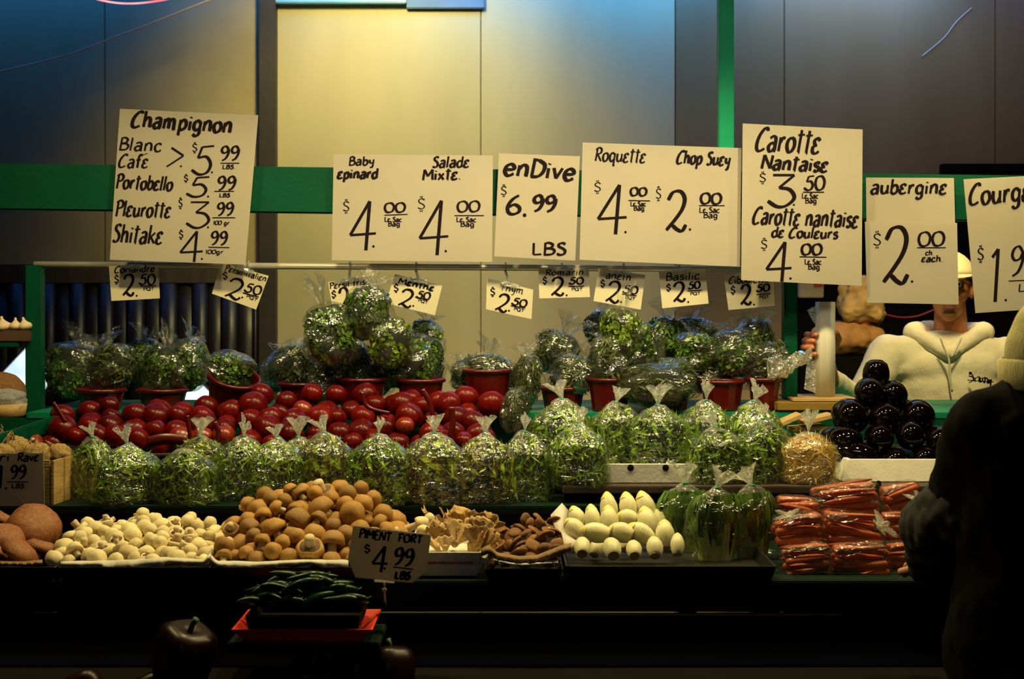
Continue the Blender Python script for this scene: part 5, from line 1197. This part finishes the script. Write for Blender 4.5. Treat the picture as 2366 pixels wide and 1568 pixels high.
# vendor in a cream hoodie
VY = 5.15
ven = empty('person', P(2190, 990, VY)+Vector((0, 0, -.95)), 'man in cream hoodie and cap, face hidden by a price card, holding the roll', 'person')
ven.location = (P(2190, 0, VY).x, VY, 0); vo = ven.location
def V(px, py, Y=VY): return P(px, py, Y)-vo
hc = V(2192, 665, VY-.01); Mh, hb = head_blobs(hc, R(-16), 1.0, 0)
hd = organic('head_and_neck', hb+[('c', V(2195, 700, VY+.02), V(2197, 800, VY+.035), .056, .066)], M_skin, .006, ven, 3)
face_parts(Mh, ven)
organic('hair', [('e', hc+Vector((0, .03, .022)), (.080, .082, .088)), ('e', hc+Vector((.055, .02, -.0)), (.026, .04, .04)), ('e', hc+Vector((-.055, .02, -.0)), (.026, .04, .04))], M_hair, .007, ven, 2)
# cap with crown and brim
bm = bmesh.new(); bmesh.ops.create_uvsphere(bm, u_segments=28, v_segments=14, radius=1)
bmesh.ops.delete(bm, geom=[v for v in bm.verts if v.co.z < -.02], context='VERTS')
capm = bm_mesh(bm, True); o = obj('cap_crown', capm, M_cap, ven, loc=hc+Vector((0, .006, .038)), scale=(.094, .108, .098), rot=(R(-4), 0, R(-16))); o.modifiers.new('t', 'SOLIDIFY').thickness = .03
vs, fs = [], []
for i in range(13):
    a = math.pi*(i/12); vs += [(math.cos(a)*.085, -math.sin(a)*.07-.02, 0), (math.cos(a)*.088, -math.sin(a)*.145-.02, -.018*math.sin(a)+.004)]
for i in range(12): fs.append((2*i, 2*i+1, 2*i+3, 2*i+2))
o = obj('cap_brim', mesh_from(vs, fs, True), M_cap, ven, loc=hc+Vector((0, -.02, .045)), rot=(0, 0, R(-16))); o.modifiers.new('t', 'SOLIDIFY').thickness = .004
# hoodie body: continuous, with folds
def folds(k, a): return lambda c: a*noise.noise(Vector((c.x*k, c.y*k, c.z*k*.7)))+a*.5*noise.noise(c*k*2.4)
sL, sR = V(2052, 815), V(2322, 825)
hood = [('e', V(2190, 930), (.20, .125, .27)), ('e', V(2192, 850), (.215, .115, .10)), ('e', V(2190, 1060), (.20, .13, .25)),
  ('c', V(2150, 800), sL+Vector((0, 0, -.01)), .062, .070), ('c', V(2235, 800), sR+Vector((0, 0, -.01)), .062, .070),
  ('c', sL, V(1985, 935, VY-.06), .074, .064), ('c', V(1985, 935, VY-.06), V(1922, 880, 4.82), .058, .044),
  ('c', sR, V(2350, 960, VY-.02), .074, .066), ('c', V(2350, 960, VY-.02), V(2300, 1060, VY-.22), .062, .046)]
organic('hoodie', hood, M_hood, .010, ven, 5, folds(11, .006))
organic('hood', [('c', V(2118, 775, VY-.02), V(2190, 815, VY-.10), .034, .030), ('c', V(2262, 772, VY-.02), V(2194, 815, VY-.10), .034, .030),
   ('c', V(2112, 768, VY), V(2135, 772, VY+.12), .042, .05), ('c', V(2272, 768, VY), V(2245, 775, VY+.12), .042, .05), ('c', V(2130, 785, VY+.12), V(2250, 785, VY+.12), .055, .055), ('c', V(2135, 770, VY+.13), V(2240, 775, VY+.13), .05, .05)], M_hood, .007, ven, 3, folds(22, .003))
for pts in ([(2172,778),(2180,800),(2192,830),(2196,870),(2200,905)], [(2222,778),(2212,800),(2198,825)]):
    obj('drawstring', tube_me(catmull([V(a, b, VY-.145) for a, b in pts], 5), .0035, 6), M_hood, ven)
# small dark script mark on the chest
tvs, tfs = [], []
for st in ('2238,868 2250,872 2246,880 2238,884', '2246,864 2250,878', '2254,872 2252,882', '2254,874 2262,870 2262,882', '2266,872 2264,882 2270,880 2270,872', '2272,874 2276,872 2275,884 2272,880', '2276,872 2282,876 2281,886', '2286,876 2283,884 2289,884 2290,876 2288,898', '2235,878 2296,882'):
    pts = catmull([Vector([float(t) for t in q.split(',')]) for q in st.split()], 4); ribbon(tvs, tfs, pts, 2.6, lambda q: V(q.x, q.y, VY-.150))
for (cx_, cy_) in ((2242, 862), (2286, 880)):
    b = len(tvs); tvs += [V(cx_+4*math.cos(a), cy_+4*math.sin(a), VY-.1505) for a in [k*math.pi/4 for k in range(8)]]; tfs.append(tuple(range(b, b+8)))
mark = obj('chest_script', mesh_from(tvs, tfs), M_ink, ven)
# hand round the roll: palm behind, four curled fingers at the left, thumb at the right
HY = 4.60; palm = V(1905, 805, 4.645)
obs = [('e', palm, (.040, .018, .046)), ('c', V(1922, 880, 4.80), V(1910, 830, 4.66), .028, .026)]
for k, (fx, fy) in enumerate(((1862, 772), (1856, 787), (1853, 802), (1860, 817))):
    obs += [('c', palm+Vector((-.026, .0, .026-.019*k)), V(fx+6, fy, 4.62), .0105, .0100), ('c', V(fx+4, fy, 4.615), V(fx+2, fy, 4.575), .0100, .0095), ('c', V(fx+2, fy, 4.575), V(fx+24, fy+1, 4.530), .0095, .0085)]
obs += [('c', palm+Vector((.032, 0, .0)), V(1938, 782, 4.60), .013, .011), ('c', V(1938, 782, 4.60), V(1932, 768, 4.54), .011, .0095)]
organic('hand', obs, M_skin, .0032, ven, 2)
organic('trousers', [('c', Vector((-.09, 0, .82)), Vector((-.10, 0, .1)), .10, .065), ('c', Vector((.09, 0, .82)), Vector((.10, 0, .1)), .10, .065), ('e', Vector((0, 0, .86)), (.19, .12, .14))], M_coat, .02, ven, 3)
for sx in (-1, 1): obj('shoe', box_me(sx*.10-.045, sx*.10+.045, -.16, .10, 0, .08, .02), M_black, ven)
rh = V(2300, 1060, VY-.25)
organic('other_hand', [('e', rh+Vector((0, -.04, -.01)), (.04, .045, .018))]+[('c', rh+Vector((-.03+.02*k, -.07, -.012)), rh+Vector((-.034+.022*k, -.13+abs(k-1.5)*.008, -.03)), .0095, .008) for k in range(4)]+[('c', rh+Vector((-.035, -.03, -.01)), rh+Vector((-.065, -.075, -.02)), .012, .009)], M_skin, .0035, ven, 2)

# second worker behind, seen from behind, tan hat and brown jacket
BY = 5.75
wk = empty('person', (P(1975, 0, BY).x, BY, 0), 'stooping worker in a tan crumpled hat and brown jacket behind the roll', 'person'); wo = wk.location
def B(px, py, Y=BY): return P(px, py, Y)-wo
organic('head_and_neck', [('e', B(1988, 702), (.074, .085, .080)), ('c', B(1985, 740, BY), B(1975, 790, BY+.02), .055, .06)], M_skin, .012, wk, 3)
organic('hat', [('e', B(1988, 700), (.092, .11, .080)), ('c', B(1968, 715, BY-.05), B(2015, 718, BY-.05), .052, .052), ('c', B(1990, 722, BY+.05), B(2018, 724, BY+.03), .052, .05), ('e', B(1985, 668), (.080, .09, .055))], M_tan, .009, wk, 3, folds(22, .016))
organic('jacket', [('e', B(1962, 782), (.155, .13, .072)), ('c', B(1905, 780), B(2020, 790), .065, .055)], M_brown, .010, wk, 4, folds(16, .014))
organic('lower_jacket', [('e', B(1970, 930), (.19, .12, .26)), ('e', B(1970, 1050), (.17, .11, .25)), ('c', B(1890, 850), B(1870, 1000, BY-.1), .07, .05), ('c', B(2050, 850), B(2065, 1000, BY-.1), .07, .05)], M_coat, .016, wk, 4)
organic('trousers', [('c', Vector((-.09, 0, .80)), Vector((-.10, 0, .08)), .10, .06), ('c', Vector((.09, 0, .80)), Vector((.10, 0, .08)), .10, .06)], M_coat, .02, wk, 3)

# customer at the right in front: pale beanie, dark coat, arm reaching to the carrots
KY = 2.75
cu = empty('person', (P(2440, 0, KY).x, KY, 0), 'customer in black coat and pale yellow beanie at the right edge, seen from behind', 'person'); co = cu.location
def K(px, py, Y=KY): return P(px, py, Y)-co
kc = K(2450, 870); Mk, kb = head_blobs(kc, R(165), 1.0)
organic('head_and_neck', kb+[('c', kc+Vector((0, 0, -.05)), K(2450, 985), .058, .062)], M_skind, .009, cu, 3); face_parts(Mk, cu)
organic('beanie', [('e', kc+Vector((0, 0, .045)), (.104, .112, .098)), ('e', kc+Vector((0, 0, .075)), (.092, .10, .092))], M_beanie, .009, cu, 4)
pts = [kc+Vector((.106*math.cos(a), .114*math.sin(a), .01)) for a in [2*math.pi*k/24 for k in range(25)]]
vs, fs = [], []
for k in range(48):
    a = 2*math.pi*k/48; rb = 1+(.02 if k % 2 else 0)
    for dz, r_ in ((-.025, 1.0), (-.02, 1.05), (.03, 1.06), (.035, 1.0)): vs.append(kc+Vector((.106*r_*rb*math.cos(a), .115*r_*rb*math.sin(a), dz)))
for k in range(48):
    for j in range(3): fs.append((4*k+j, 4*((k+1) % 48)+j, 4*((k+1) % 48)+j+1, 4*k+j+1))
obj('ribbed_cuff', mesh_from(vs, fs, True), M_beanie, cu)
organic('coat', [('e', K(2450, 1180), (.21, .15, .28)), ('e', K(2440, 1010), (.20, .13, .095)), ('e', K(2450, 1480), (.22, .16, .33)), ('e', K(2455, 1900), (.22, .16, .3)),
   ('c', K(2400, 960), K(2290, 990, KY), .075, .085), ('c', K(2290, 1000, KY), K(2225, 1190, KY+.08), .088, .078), ('c', K(2500, 960), K(2610, 1000), .075, .085), ('c', K(2610, 1000), K(2650, 1300), .085, .07), ('c', K(2650, 1300), K(2560, 1420, KY+.2), .065, .05)], M_coat, .013, cu, 5, folds(14, .012))
organic('sleeve', [('c', K(2235, 1190, KY+.06), K(2165, 1225, KY+.18), .088, .078), ('c', K(2165, 1225, KY+.18), K(2160, 1310, KY+.28), .075, .055)], M_olive, .009, cu, 4, folds(20, .014))
hk = K(2150, 1305, KY+.36)
organic('hand', [('e', hk, (.034, .046, .020)), ('c', hk, K(2160, 1310, KY+.28), .025, .028)]+[('c', hk+Vector((-.026+.017*k, .035, 0)), hk+Vector((-.034+.018*k, .070-abs(k-1.5)*.006, -.012)), .0095, .0088) for k in range(4)]+[('c', hk+Vector((-.034+.018*k, .070-abs(k-1.5)*.006, -.012)), hk+Vector((-.036+.018*k, .088-abs(k-1.5)*.008, -.036)), .0088, .0078) for k in range(4)]+[('c', hk+Vector((-.028, -.01, -.005)), hk+Vector((-.056, .028, -.02)), .012, .0095)], M_skind, .0035, cu, 2)
organic('trousers', [('c', Vector((-.10, 0, .80)), Vector((-.11, 0, .08)), .10, .06), ('c', Vector((.10, 0, .80)), Vector((.11, 0, .08)), .10, .06)], M_coat, .02, cu, 3)
for sx in (-1, 1): obj('shoe', box_me(sx*.11-.045, sx*.11+.045, -.10, .17, 0, .08, .02), M_black, cu)
